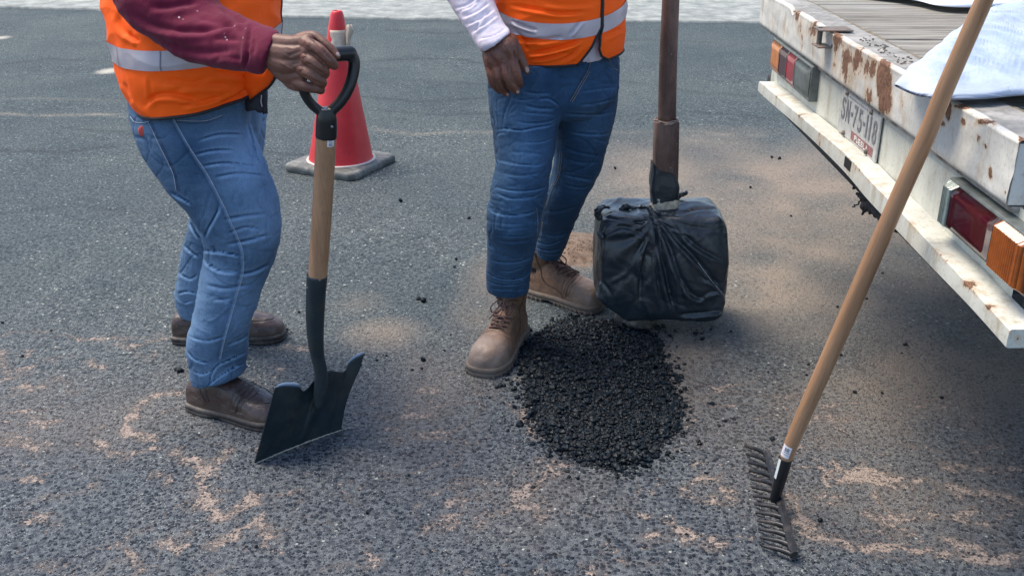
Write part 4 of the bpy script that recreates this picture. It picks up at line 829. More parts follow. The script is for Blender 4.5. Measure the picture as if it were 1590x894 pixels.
pp = np.array(pp); c0 = G(893, 388); hgt_ = .035 * np.exp(-(((pp[:, 0] - c0[0]) / .09) ** 2 + ((pp[:, 1] - c0[1]) / .12) ** 2)); pp[:, 2] += hgt_ * rng.random(len(pp)) ** .3
gv, gf = [], []
gx, gy = np.meshgrid(np.linspace(-.22, .22, 60), np.linspace(-.3, .3, 60)); hz_ = .038 * np.exp(-((gx / .09) ** 2 + (gy / .12) ** 2)); pvv = np.c_[c0[0] + gx.ravel(), c0[1] + gy.ravel(), hz_.ravel() - .004]; pvv[:, 2] += .006 * fbm(pvv * 30) * (hz_.ravel() > .004); ii = np.arange(3600).reshape(60, 60)
M_sandp = simple('brown_sand', (.19, .135, .098), .95, 60, .35, .9, 150, .006, col2=(.10, .065, .045), n2=30)
o = obj('sand_heap', pvv, np.stack([ii[:-1, :-1], ii[:-1, 1:], ii[1:, 1:], ii[1:, :-1]], -1).reshape(-1, 4), M_sandp); tag(o, 'low heap of brown sand behind the right boot, next to the bagged tamper', 'sand heap', kind='stuff')
scatter('sand_grains', pp, np.array(ss), M_sandp, o); 
o.children[0].matrix_parent_inverse = Matrix.Identity(4)

# ================================================================ RAKE
ra_ = thing('garden_rake', 'black steel bow-less rake with a long wooden handle, leaning against the truck', 'rake', G(1207, 780))
A0, A1 = G(1189, 703, .035), G(1231, 862, .022)
bars = [A0 + (A1 - A0) * k for k in np.linspace(0, 1, 24)]
M_rake = simple('rake_steel', (.012, .013, .016), .38, 50, .35, .4, 300, .0008, col2=(.05, .04, .037), n2=25)
e_ = (A1 - A0) / np.linalg.norm(A1 - A0); rg = []
for p in bars: rg.append(np.array([p + np.array([a, 0, b_]) for a, b_ in ((-.006, -.006), (.004, -.009), (.011, .004), (.008, .010), (.000, .009), (-.006, .004))]))
v_, f_ = rings_mesh(rg); obj('head_bar', v_, f_, M_rake, ra_, False)
for k in range(13):
    u = (k + .12) / 12.25; p = A0 + (A1 - A0) * u; tipx = (1156 + (1182 - 1156) * u, 690 + (848 - 690) * u); tip = G(tipx[0], tipx[1], .010); mid = (p + tip) / 2 + np.array([0, 0, .012])
    pts = crs([p + (-.002, 0, 0), p * .65 + tip * .35 + (0, 0, .003), p * .3 + tip * .7 + (0, 0, .002), tip], 9); n = len(pts); rg = []
    for j, q in enumerate(pts):
        w_ = .0056 * (1 - .55 * (j / (n - 1)) ** 2); h_ = .0060 * (1 - .55 * j / (n - 1)); rg.append(np.array([q + e_ * a * w_ + np.array([0, 0, b_ * h_]) for a, b_ in ((-1, -.7), (1, -.7), (1, .3), (.5, 1), (-.5, 1), (-1, .3))]))
    v_, f_ = rings_mesh(rg); obj('tine', v_, f_, M_rake, ra_)
jb = (A0 + A1) / 2 + np.array([0, 0, .004]); sL, hL = TP(1452, 186, .02); top_c = TF(np.array(TP(1452, 186, .07)[0]), np.array(TP(1452, 186, .07)[1]), np.array(.07))
fe0 = P(1204, 775, jb[1] - .01); 
# handle axis: from the ferrule to where it rests against the lip, and on
ax0 = P(1209, 752, 1.965); Ycon = top_c[1]
hp = []
for a, b_ in [(1221, 712), (1240, 664), (1290, 551), (1338, 441), (1397, 306), (1439, 212), (1470, 135), (1527, 5), (1580, -115)]:
    k = (712 - b_) / (712 - 186.); hp.append(P(a - 1, b_, 1.95 + (Ycon - 1.95) * k))
wpx = [20, 23, 26, 27, 27, 27.5, 27.5, 27.5, 27]
hr = np.array([w_ / 2 * proj(q)[2] / F for q, w_ in zip(hp, wpx)]); hc = crs(hp, 50); hrr = crs(hr[:, None], 50)[:, 0]
v_, f_ = tube(hc, hrr, 28)
dirz = (hc[-1] - hc[0]) / np.linalg.norm(hc[-1] - hc[0])
M_rw, t, b = newmat('rake_wood'); N = NT(t); tc = N.n('TexCoord'); mp = N.n('Mapping', vector_type='TEXTURE'); N.l(tc.outputs['Object'], mp.inputs[0]); mp.inputs['Rotation'].default_value = Vector(dirz).to_track_quat('Z', 'Y').to_euler(); mp2 = N.n('Mapping'); N.l(mp.outputs[0], mp2.inputs[0]); mp2.inputs['Scale'].default_value = (70, 70, 2.5)
c = N.mix(N.sstep(N.noise(1.1, 7, .7, mp2.outputs[0], .5), .3, .7), (.29, .155, .082), (.41, .24, .135)); c = N.mix(N.sstep(N.noise(3.5, 3, .6, mp2.outputs[0]), .6, .72, 0, .5), c, (.2, .1, .045)); N.l(c, b.inputs['Base Color']); b.inputs['Roughness'].default_value = .42; b.inputs['Coat Weight'].default_value = .1
obj('handle', v_, f_, M_rw, ra_)
fc = np.array([hc[0] + (hc[1] - hc[0]) * .3, hc[0], P(1214, 735, 1.948), P(1208, 757, 1.95), P(1203, 776, 1.955), jb + (.0, 0, .006)]); 
v_, f_ = tube(crs(fc, 20), crs(np.array([[pr(23.5, 2.0)], [pr(23, 2.0)], [pr(21.5, 2.0)], [pr(19.5, 2.0)], [pr(17, 2.0)], [.007]]) * 1.04, 20)[:, 0], 22); obj('socket', v_, f_, M_blk, ra_)
v_, f_ = wrap_patch(hc, hrr, .028, .078, -62, 20, .0006, 8, 12); lab = obj('price_label', v_, f_, M_label, ra_)
v2, f2 = join([wrap_patch(hc, hrr, .0585, .0725, a, a + w_, .0011, 3, 3) for a, w_ in ((-34, 3), (-28, 5), (-19, 3), (-12, 6), (-3, 3), (3, 2))] + [wrap_patch(hc, hrr, .053, .0545, -40, 14, .0011, 2, 8), wrap_patch(hc, hrr, .044, .0455, -50, 8, .0011, 2, 8)]); obj('printed_lines', v2, f2, simple('purple_print', (.10, .09, .16), .5), lab)
fcc = crs(fc[1:4], 10); v_, f_ = wrap_patch(fcc, np.full(10, pr(22.3, 2.0) * 1.04), .0, .62, -68, -36, .001, 6, 5); obj('silver_label', v_, f_, simple('silver_label', (.55, .60, .60), .35), ra_)

# ================================================================ PEOPLE
def ring(L, Rr, Y, d, YR=None, dr=0.0):
    a = P(L[0], L[1], Y); b_ = P(Rr[0], Rr[1], Y if YR is None else YR); return np.concatenate([(a + b_) / 2, (b_ - a) / 2, [d, dr]])
def loft(rs, n=40, m=48, ext=None, e=1.0):
    q = crs(np.array(rs), n); out = []; A = np.arange(m) * 2 * math.pi / m
    for r in q:
        c, a, d, dr = r[:3], r[3:6], r[6], r[7]; ca, sa_ = np.cos(A), np.sin(A)
        out.append(c + np.outer(ca, a) + np.outer(sa_, [0, d, 0]) - np.outer(np.clip(-sa_, 0, 1) * dr, [0, 0, 1.]))
    return rings_mesh(out)
def denim(name, dark, light, rough=.82):
    m, t, b = newmat(name); N = NT(t); co = N.coord()
    f_ = N.m('ADD', N.attr('fade'), N.m('MULTIPLY', N.m('SUBTRACT', N.noise(11, 5, .65, co), .5), .55))  # fade carries real denim wear and the painted light and dark of folds
    c = N.mix(N.sstep(f_, .0, 1.0), dark, light)
    c = N.mix(N.sstep(N.noise(300, 3, .8, N.coord((1, 1, .25))), .35, .72, 0, .42), c, N.mix(1.0, c, (1.75, 1.65, 1.5), 'MULTIPLY'))
    c = N.mix(N.sstep(N.noise(40, 5, .7, N.coord((1, 1, .35))), .5, .75, 0, .30), c, N.mix(1.0, c, (.55, .6, .7), 'MULTIPLY'))
    c = N.mix(N.attr('seamdark'), c, N.mix(1.0, c, (.42, .45, .52), 'MULTIPLY'))
    N.l(c, b.inputs['Base Color']); b.inputs['Roughness'].default_value = rough; b.inputs['Sheen Weight'].default_value = .03; b.inputs['Sheen Roughness'].default_value = .5; b.inputs['Specular IOR Level'].default_value = .25
    N.l(N.bump(N.m('ADD', N.m('MULTIPLY', N.noise(420, 3, .7, N.coord((1, 1, .4))), .35), N.noise(26, 6, .7, N.coord((1, 1, 2.2)))), .75, .004), b.inputs['Normal']); return m
def cloth(name, col, rough=.85, var=.12, bs=30, sheen=.3, extra=None):
    m, t, b = newmat(name); N = NT(t); co = N.coord()
    c = N.mix(N.sstep(N.noise(8, 5, .6, co), .3, .7), tuple(q * (1 - var) for q in col), tuple(min(1, q * (1 + var)) for q in col))
    if extra: c = extra(N, c, co)
    N.l(c, b.inputs['Base Color']); b.inputs['Roughness'].default_value = rough; b.inputs['Sheen Weight'].default_value = sheen * .15; b.inputs['Specular IOR Level'].default_value = .25
    N.l(N.bump(N.m('ADD', N.m('MULTIPLY', N.noise(500, 2, .6, co), .2), N.noise(bs, 5, .6, co, .6)), .6, .004), b.inputs['Normal']); return m
def specks(N, c, co): return N.mix(N.m('MULTIPLY', N.sstep(N.vor(55, co).outputs['Distance'], .10, .16, 1, 0), N.sstep(N.noise(7, 4, .7, co), .55, .62)), c, (.55, .45, .45))
M_orange = cloth('fluorescent_orange', (1.0, .115, .003), .7, .0, 16, .0)
M_band = simple('silver_band', (.42, .38, .41), .42, 12, .12, .2, 60, .001, metal=.15)
M_pipe2 = simple('black_trim', (.012, .012, .014), .7)
M_maroon = cloth('maroon_knit', (.105, .006, .026), .9, .2, 22, .5, specks)
M_white = cloth('pinkish_white_cotton', (.60, .56, .64), .85, .06, 24)
def skinmat(name, c1, c2):
    m, t, b = newmat(name); N = NT(t); co = N.coord(); c = N.mix(N.sstep(N.noise(22, 5, .65, co), .32, .7), c1, c2); c = N.mix(N.sstep(N.noise(90, 4, .7, co), .5, .75, 0, .35), c, tuple(q * .55 for q in c1)); c = N.mix(N.m('MULTIPLY', N.attr('nail'), .8), c, (.50, .36, .32)); c = N.mix(N.m('MULTIPLY', N.attr('knuckle'), .55), c, (c2[0] * .95, c2[1] * .62, c2[2] * .6))
    N.l(c, b.inputs['Base Color']); b.inputs['Roughness'].default_value = .5; b.inputs['Subsurface Weight'].default_value = .08; b.inputs['Subsurface Radius'].default_value = (.01, .004, .002); b.inputs['Subsurface Scale'].default_value = .3
    N.l(N.bump(N.m('ADD', N.noise(170, 5, .75, co), N.m('MULTIPLY', N.vor(260, co, 'DISTANCE_TO_EDGE').outputs[0], .6)), .5, .0012), b.inputs['Normal']); return m
M_skin = skinmat('brown_skin', (.10, .040, .025), (.175, .074, .048))
M_hair = simple('black_hair', (.012, .009, .008), .5, 200, .4, .8, 300, .003)

def body(parent, J, hand_parts, nails, knuck, hand_lines, mat):
    """one continuous figure: torso, head, limbs and the hands grown onto the wrists"""
    p = []
    p += capsule([J['pelvis'], J['waist'], J['chest']], [.125, .12, .135], 20)
    sh = (np.array(J['shR']) + J['shL']) / 2
    p += capsule([J['shR'], J['chest'], J['shL']], [.055, .12, .055], 16); p += capsule([sh, J['neck'], J['head'] - np.array([0, 0, .05])], [.07, .056, .058], 16)
    fwd = J['face']; hd = J['head']; right = np.cross(fwd, (0, 0, 1.)); right /= np.linalg.norm(right)
    p += [ball(hd + fwd * -.01 + (0, 0, .02), .088, 14, 20, (1, 1, 1.15)), ball(hd + fwd * .03 - np.array([0, 0, .055]), .058, 10, 14, (1, 1, 1)), ball(hd + fwd * .085 - np.array([0, 0, .01]), .016, 8, 10, (1, 1, 1.7)), ball(hd + fwd * .083 - np.array([0, 0, .048]), .018, 8, 10, (1, 1, .55))]
    for s_ in (-1, 1): p += [ball(hd + right * s_ * .088 - np.array([0, 0, .005]), .026, 8, 10, (.5, .6, 1.2)), ball(hd + right * s_ * .03 + fwd * .074 + (0, 0, .018), .014, 8, 10)]
    for k in ('armR', 'armL'): p += capsule(J[k], .028, 14)
    for k in ('legR', 'legL'): p += capsule(J[k], [.075, .050, .035, .030], 14)
    p += capsule(J['footR'], [.030, .028, .020], 12); p += capsule(J['footL'], [.030, .028, .020], 12)
    p += J.get('handL_parts', [])
    v, f = join(p); v, f, n = remesh(v, f, .0075, 10, .5)
    hv, hf = join(hand_parts); hv, hf, hn = remesh(hv, hf, .0016, 7, .5)
    hv = creases(hv, hn, hand_lines); hn = normals(hv, hf)
    hv = hv + hn * (.0004 * fbm(hv * 70))[:, None]
    V_, F_ = join([(v, f), (hv, hf)]); nl = np.zeros(len(V_)); kn_ = np.zeros(len(V_)); hx, hy, _ = proj(hv); nn = len(v)
    toc = CAM - hv; toc /= np.linalg.norm(toc, axis=1)[:, None]; fc = ((hn * toc).sum(1) > .05)
    for (a, b_, rx, ry, an) in nails:
        c, s_ = math.cos(R(an)), math.sin(R(an)); dx, dy = hx - a, hy - b_; u = (dx * c + dy * s_) / rx; w_ = (-dx * s_ + dy * c) / ry; nl[nn:] = np.maximum(nl[nn:], (np.hypot(u, w_) < 1) * fc)
    for (a, b_, r_) in knuck: kn_[nn:] = np.maximum(kn_[nn:], np.exp(-((hx - a) ** 2 + (hy - b_) ** 2) / r_ ** 2))
    me = mesh_from('body', V_, F_); set_attr(me, 'nail', nl); set_attr(me, 'knuckle', kn_); o = link('body', me, mat, parent)
    # hair, a cap over the skull
    hv_, hf_ = ball(hd + fwd * -.02 + (0, 0, .038), .098, 16, 24, (1, 1, 1.08)); hv_ = hv_ + .004 * fbm(hv_ * 30)[:, None]; keep = (hv_ - hd) @ fwd < .06; ff = [q for q in hf_ if all(keep[i] and hv_[i][2] > hd[2] - .03 for i in q)]
    obj('hair', hv_, ff, M_hair, parent)
    for s_ in (-1, 1): v2, f2 = ball(hd + right * s_ * .030 + fwd * .084 + (0, 0, .018), .0085, 8, 10); e_ = obj('eye', v2, f2, simple('eye', (.5, .48, .45), .2), parent)
    return o
def footj(toe, heel, up=.13):
    d = (toe - heel) * [1, 1, 0]; d /= np.linalg.norm(d); h = heel * [1, 1, 0]; return [h + d * .055 + (0, 0, up), h + d * .055 + (0, 0, .065), h + d * .18 + (0, 0, .05)]
fR1, fL1 = footj(G(438, 662), G(300, 628)), footj(G(443, 524), G(270, 528))
fR2, fL2 = footj(G(742, 586), G(806, 513), .12), footj(G(930, 484), G(816, 452), .12)
def fing(pts): 
    """pts (px,py,Y,width px)"""
    c = [P(a, b_, Y) for a, b_, Y, w_ in pts]; r = [w_ / 2 * proj(q)[2] / F for q, (_, _, _, w_) in zip(c, pts)]
    n = max(4, len(pts) * 4); cc = crs(c, n); rr = crs(np.array(r)[:, None], n)[:, 0]; return capsule(list(cc), list(rr), 14)

def deepen(L, k): return [(a, d * k if d > .0028 else d, w_ * .62, r_ * .42) for a, d, w_, r_ in L]
def vein(v, sd):
    w_ = v + .03 * np.c_[noise3(v * 7 + sd), noise3(v * 7 + sd + 9), noise3(v * 7 + sd + 20)]; o = 0
    for k, (sc, am, wd) in enumerate([((8, 8, 13), .0042, .05), ((13, 13, 19), .0030, .055), ((18, 18, 12), .0026, .055), ((10, 10, 20), -.0020, .05)]):
        n_ = noise3(w_ * np.array(sc) + sd * 3 + k * 11); g_ = np.clip(noise3(v * 5 + sd + k * 31) * 2.5 + .35, 0, 1); o = o + am * g_ * np.exp(-(n_ / wd) ** 2)
    return o
def wear_fold_shade(px_, py_, L):  # worn crease lines plus fold light and shade painted into the denim colour
    o = np.zeros(len(px_))
    for pl, d, w_, r_ in L:
        if r_ < .15: continue
        dd, s_, t_ = seg_dist(px_, py_, crs(np.array(pl, float), len(pl) * 4)); q = s_ * dd; wp = w_ * 470; k = np.clip(np.minimum(t_, 1 - t_) * 5, 0, 1) * min(1.3, d / .003)
        o += k * (.42 * np.exp(-((q - 1.9 * wp) / (1.2 * wp)) ** 2) + .16 * np.exp(-((q + 1.9 * wp) / (1.2 * wp)) ** 2) - .45 * np.exp(-(q / (.7 * wp)) ** 2))
    return o
VC1 = [([(270,142),(290,134),(330,132),(360,134)], .006, .007, .9), ([(222,168),(240,150),(272,148),(315,158)], .008, .006, .8), ([(388,136),(368,150),(342,162)], .008, .006, .8), ([(198,50),(205,58),(216,66)], .007, .005, .8), ([(330,113),(370,117),(402,126)], .006, .006, .8), ([(192,128),(198,145),(204,162)], .005, .005, .7), ([(230,120),(233,140),(236,165)], .003, .004, .8), ([(250,125),(300,128),(330,120)], .005, .007, .8), ([(280,165),(310,160),(345,150)], .005, .005, .8), ([(182,20),(190,45),(206,62)], .005, .006, .8)]
VC2 = [([(830,66),(852,62),(875,58)], .006, .006, .8), ([(818,85),(850,79),(884,70),(905,60)], .009, .005, .9), ([(824,93),(850,90),(882,81)], .006, .004, .8), ([(790,8),(831,15),(869,21),(910,19)], .006, .005, .9), ([(884,57),(892,46),(905,30)], .005, .004, .9), ([(793,32),(810,40),(835,48)], .007, .004, .8), ([(800,60),(820,64),(845,60)], .005, .005, .8), ([(940,60),(952,52),(966,45)], .004, .005, .8), ([(870,95),(890,85),(900,72)], .005, .005, .8), ([(845,5),(880,8),(925,6)], .004, .006, .8), ([(800,48),(812,62),(818,80)], .006, .005, .7)]
def creased(v, f, L):
    n = normals(v, f); t = CAM - v; flip = np.sign((n * t).sum(1)); return creases(v, n * flip[:, None], L)
class Vest:
    def __init__(s, rs, bands, nlev, noisef): s.q = crs(np.array(rs), nlev); s.n = nlev; s.nf = noisef; s.k = len(rs)
    def pt(s, lev, A, off=0.0):
        """lev in ring units (fractional), A angles"""
        t = lev / (s.k - 1) * (s.n - 1); i = min(int(t), s.n - 2); u = t - i; r = s.q[i] * (1 - u) + s.q[i + 1] * u
        c, a, d, dr = r[:3], r[3:6], r[6], r[7]; ca, sa_ = np.cos(A), np.sin(A)
        p = c + np.outer(ca, a) + np.outer(sa_, [0, d, 0]) - np.outer(np.clip(-sa_, 0, 1) * dr, [0, 0, 1.]); nr = np.outer(ca, a / np.linalg.norm(a)) * d + np.outer(sa_, [0, np.linalg.norm(a), 0]); nr /= np.linalg.norm(nr, axis=1)[:, None]
        return p + nr * (s.nf(p) + off)[:, None]
    def grid(s, l0, l1, a0, a1, nl, na, off=0.0):
        rows = []
        for l in np.linspace(l0, l1, nl):
            b0 = a0(l) if callable(a0) else a0; b1 = a1(l) if callable(a1) else a1; A = np.linspace(b0, b1, na); rows.append(s.pt(l, A, np.full(na, off)))
        return rings_mesh(rows, close=False)

def seams(V_, F_, lines, mat, parent, r=.0009, off=.0012, nm='seam_stitching'):
    bv = BVHTree.FromPolygons([Vector(q) for q in V_], F_); out = []
    for pl in lines:
        w_ = onsurf(bv, pl, off)
        if len(w_) > 2:
            w_ = np.array(w_); jump = np.linalg.norm(np.diff(w_, axis=0), axis=1); cut = list(np.where(jump > .05)[0] + 1); 
            for sgm in np.split(w_, cut):
                if len(sgm) > 2: out.append(tube(sgm, r, 6))
    for v2, f2 in out: obj(nm, v2, f2, mat, parent)

# ---------------------------------------------------------------- shoes
def shoe(parent, toe, heel, kind, mats, side=1):
    """built heel to toe in its own frame then laid along heel->toe"""
    toe, heel = np.array(toe, float), np.array(heel, float); d = toe - heel; L0 = np.linalg.norm(d[:2]); ex = np.array([d[0], d[1], 0]) / L0; ey = np.array([-ex[1], ex[0], 0]); Ls = L0 / .30
    def W(v): v = np.asarray(v, float); return heel * [1, 1, 0] + np.outer(v[:, 0] * Ls, ex) + np.outer(v[:, 1] * side, ey) + np.outer(v[:, 2], [0, 0, 1.])
    if kind == 'boot':
        st = [(.006,.028,.075),(.018,.035,.095),(.05,.040,.11),(.09,.041,.122),(.12,.042,.115),(.15,.044,.102),(.18,.048,.090),(.21,.052,.082),(.24,.053,.078),(.265,.049,.072),(.283,.040,.062),(.294,.026,.048),(.299,.010,.036)]
        z0 = .030; st = [(a, b * 1.1, c * 1.24) for a, b, c in st]
    else:
        st = [(.006,.026,.070),(.018,.033,.078),(.05,.038,.082),(.085,.040,.098),(.11,.041,.106),(.14,.043,.094),(.17,.046,.080),(.20,.050,.070),(.235,.051,.063),(.262,.047,.058),(.282,.038,.050),(.294,.025,.042),(.299,.010,.034)]
        z0 = .026; st = [(a, b * 1.16, c * (1.22 if a < .15 else 1.34 if a < .2 else 1.25)) for a, b, c in st]
    curve = lambda x: .010 * math.sin(max(0, x - .08) / .22 * math.pi * .9) * 1.0
    q = crs(np.array(st), 44); rg = []
    for x_, w_, zt_ in q:
        A = np.arange(40) * 2 * math.pi / 40; ca, sa_ = np.cos(A), np.sin(A)
        rg.append(np.c_[np.full(40, x_), curve(x_) + w_ * np.sign(ca) * abs(ca) ** .8, z0 + np.where(sa_ > 0, (zt_ - z0) * abs(sa_) ** .85, -.006 * abs(sa_))])
    parts = [rings_mesh(rg)]
    if kind == 'boot':
        sh_ = [(.052, .050, .040, .05), (.050, .048, .038, .09), (.052, .050, .041, .12), (.054, .052, .044, .14), (.055, .055, .047, .165), (.056, .056, .048, .176)]; r2 = []
        for cx_, rx_, ry_, z_ in crs(np.array(sh_), 20):
            A = np.arange(40) * 2 * math.pi / 40; zz_ = z_ + (.010 * np.cos(A) + .004 * np.sin(A * 3)) * max(0, z_ - .14) / .03; r2.append(np.c_[cx_ + rx_ * np.cos(A), ry_ * np.sin(A), zz_])
        parts.append(rings_mesh(r2))
    v, f = join(parts); v, f, n = remesh(v, f, .0028, 6, .5)
    v = v + n * (.0016 * fbm(v * 26) + .0012 * (1 - 2 * np.abs(noise3(v * np.array([45, 14, 30])))) * np.clip(1 - np.abs(v[:, 0] - .19) / .06, 0, 1) * (v[:, 2] > .04))[:, None]
    cz = sum(a_ * np.exp(-((v[:, 0] - x_ + 6 * v[:, 1] ** 2 + .004 * noise3(v * 22 + a_ * 900)) / .0028) ** 2) for a_, x_ in ((.0032, .205), (.0026, .193), (-.0018, .199), (.0020, .218), (.0024, .182)))
    v = v - n * (cz * (v[:, 2] > .042) * (v[:, 0] > .16))[:, None]
    if kind == 'boot':   # open collar: push the top of the shaft down inside
        r_ = np.hypot((v[:, 0] - .050) / .047, v[:, 1] / .038); m_ = (r_ < .92) & (v[:, 2] > .145); v[m_, 2] -= .03 * np.clip((.92 - r_[m_]) / .12, 0, 1)
    tone = np.clip((v[:, 0] - .05) / .2, 0, 1)
    me = mesh_from('boot_upper' if kind == 'boot' else 'shoe_upper', W(v), f); set_attr(me, 'toe', np.clip((v[:, 0] - .19) / .06, 0, 1)); set_attr(me, 'low', np.clip((.06 - v[:, 2]) / .03, 0, 1))
    up = link('boot' if kind == 'boot' else 'slip_on_shoe', me, mats[0], parent)
    bv = BVHTree.FromPolygons([Vector(q_) for q_ in v], f)
    def drop(x_, y_, off=.002):
        h = bv.ray_cast(Vector((x_, y_, .4)), Vector((0, 0, -1))); return np.array([x_, y_, (h[0].z if h[0] else .05) + off])
    def fromside(x_, z_, sg, off=.001):
        h = bv.ray_cast(Vector((x_, sg * .3, z_)), Vector((0, -sg, 0))); return np.array([x_, (h[0].y if h[0] else sg * .04) + sg * off, z_])
    # sole
    so_ = []
    outl = []
    for x_, w_, _ in crs(np.array(st), 40): outl.append((x_ - .003 + .006 * x_ / .3, w_ + .005, curve(x_)))
    def outline(gr, dx=0): 
        a = [(x_ + (dx if x_ > .2 else -dx if x_ < .05 else 0), c_ + w_ + gr) for x_, w_, c_ in outl]; b2 = [(x_ + (dx if x_ > .2 else -dx if x_ < .05 else 0), c_ - w_ - gr) for x_, w_, c_ in outl[::-1]]; return np.array(a + b2)
    T_ = .030 if kind == 'boot' else .026
    for z_, gr in ((.0, -.004), (.002, -.001), (T_ * .45, 0), (T_ * .5, -.0022), (T_ * .56, .0005), (T_ * .95, .0012), (T_, -.001), (T_ + .003, -.004)):
        a = outline(gr, gr * .5); arch = np.exp(-((a[:, 0] - .115) / .028) ** 2) * (.010 if z_ < T_ * .4 else 0); so_.append(np.c_[a, np.full(len(a), z_) + arch])
    v2, f2 = rings_mesh(so_); s_o = obj('sole', W(v2), f2, mats[1], up)
    if kind == 'boot':
        lug = []
        for k in range(16):
            x_ = .02 + .27 * k / 15
            if .095 < x_ < .135: continue
            wq = np.interp(x_, [o_[0] for o_ in outl], [o_[1] for o_ in outl]); cq = curve(x_)
            for sg in (-1, 1): lug.append(box((x_, cq + sg * (wq - .002), .007), (.008, .008, .012), .001))
        v2, f2 = join(lug); obj('sole_lugs', W(v2), f2, mats[1], s_o, False)
        # tongue
        rg = []
        for t_ in np.linspace(0, 1, 14):
            x_ = .150 - .055 * t_; z_ = drop(x_, 0)[2] if t_ < .25 else None; base = drop(min(.15, max(x_, .104)), 0, .003); zz_ = base[2] + max(0, t_ - .5) * .10; xx = x_ + (0 if t_ < .5 else (t_ - .5) * .03); w_ = .015 + .012 * t_ - .012 * max(0, t_ - .85) * 6 * .8
            rg.append(np.array([[xx - abs(u) * .010 * (1 + t_), u * w_, zz_ - abs(u) ** 2 * .006] for u in np.linspace(-1, 1, 11)]))
        v2, f2 = rings_mesh(rg, close=False); to_ = obj('tongue', W(v2), f2, mats[2], up); md_ = to_.modifiers.new('t', 'SOLIDIFY'); md_.thickness = .004
        # eyestay flaps and laces
        lace, eye = [], []
        rows_ = [(.192, .021), (.176, .023), (.160, .025), (.144, .027), (.130, .029), (.118, .032)]
        zup = [0, 0, 0, .0, .014, .032]
        E_ = []
        for (x_, y_), dz_ in zip(rows_, zup):
            pr_ = []
            for sg in (-1, 1):
                q_ = drop(x_, sg * y_ + curve(x_), .003); q_[2] += dz_ * 0; 
                if dz_ > .01: h = bv.ray_cast(Vector((.3, sg * y_, .125 + dz_)), Vector((-1, 0, 0))); q_ = np.array([h[0].x + .003, sg * y_, .125 + dz_]) if h[0] else q_
                pr_.append(q_); eye.append(ball(q_, .0038, 6, 8, (1, 1, .6)))
            E_.append(pr_)
        for k in range(len(E_) - 1):
            for sg in (0, 1):
                a, b2 = E_[k][sg], E_[k + 1][1 - sg]; mid = (a + b2) / 2 + np.array([.006, 0, .009 + .002 * sg]); lace.append(tube(crs([a, (a + mid) / 2 + (0, 0, .002), mid, (mid + b2) / 2 + (0, 0, .002), b2], 14) + .0006 * rng.normal(size=(14, 3)), .0031, 7))
        a, b2 = E_[0]; lace.append(tube(crs([a, (a + b2) / 2 + (.002, 0, .006), b2], 10), .0023, 7))
        kn_ = (E_[-1][0] + E_[-1][1]) / 2 + np.array([.014, 0, .002]); lace.append(ball(kn_, .0055, 8, 10))
        for sg in (-1, 1):
            lace.append(tube(crs([E_[-1][0 if sg < 0 else 1], (E_[-1][0 if sg < 0 else 1] + kn_) / 2 + (.004, 0, .003), kn_], 8), .0023, 7))
            lace.append(tube(crs([kn_, kn_ + (.012, sg * .016, .004), kn_ + (.026, sg * .034, -.014), kn_ + (.030, sg * .026, -.030), kn_ + (.018, sg * .010, -.012), kn_], 22), .0023, 7))
            lace.append(tube(crs([kn_, kn_ + (.016, sg * .008, -.008), kn_ + (.034, sg * .020, -.030), kn_ + (.040, sg * .034, -.048)], 14), .0021, 7))
        v2, f2 = join(lace); obj('laces', W(v2), f2, mats[3], up); v2, f2 = join(eye); obj('eyelets', W(v2), f2, mats[4], up)
        st_ = []
        for sg in (-1, 1):
            for dd in (0, .003):
                st_.append(tube(np.array([fromside(x_, z_ , sg) for x_, z_ in crs([(.062 + dd, .175), (.075 + dd, .13), (.10 + dd, .075), (.145 + dd, .060), (.172 + dd, .046), (.176 + dd, .036)], 26)]), .0007, 5))
            st_.append(tube(np.array([drop(x_, sg * (y_) + curve(x_), .0006) for x_, y_ in crs([(.120, .034), (.145, .030), (.172, .027), (.182, .018), (.185, .0)], 22)]), .0007, 5))
        v2, f2 = join(st_); obj('boot_stitching', W(v2), f2, mats[4], up)
    else:
        st_ = []; pl = crs([(.10, .036), (.14, .037), (.18, .038), (.22, .036), (.25, .028), (.268, .014), (.272, 0)], 30)
        pts_ = [drop(x_, y_ + curve(x_), .0004) for x_, y_ in pl] + [drop(x_, -y_ + curve(x_), .0004) for x_, y_ in pl[::-1][1:]]; st_.append(tube(np.array(pts_), .0016, 6))
        for sg in (-1, 1):
            for dd in (0, .022): st_.append(tube(np.array([fromside(x_, z_, sg, .0003) for x_, z_ in crs([(.088 - dd, .084), (.092 - dd * .8, .070), (.098 - dd * .5, .052)], 12)]), .0011, 5))
            st_.append(tube(np.array([fromside(x_, z_, sg, .0003) for x_, z_ in crs([(.02, .066), (.035, .056), (.055, .052), (.068, .060)], 14)]), .0010, 5))
        v2, f2 = join(st_); obj('shoe_seams', W(v2), f2, mats[2], up)
    return up
def leather(name, c1, c2, toe, rough=.42):
    m, t, b = newmat(name); N = NT(t); co = N.coord(); c = N.mix(N.sstep(N.noise(16, 5, .65, co), .3, .7), c1, c2); c = N.mix(N.m('MULTIPLY', N.attr('toe'), N.sstep(N.noise(20, 5, .7, co), .3, .6, .4, .95)), c, toe); c = N.mix(N.m('MULTIPLY', N.attr('low'), .3), c, (.12, .095, .075))
    c = N.mix(N.sstep(N.noise(70, 5, .8, co), .58, .72, 0, .5), c, tuple(q * 1.5 + .008 for q in c2)); N.l(c, b.inputs['Base Color']); N.put(b.inputs['Roughness'], N.sstep(N.noise(30, 4, .6, co), .3, .7, rough - .1, rough + .15)); N.l(N.bump(N.m('ADD', N.noise(35, 5, .7, co), N.m('MULTIPLY', N.vor(330, co).outputs['Distance'], .25)), .5, .002), b.inputs['Normal']); return m
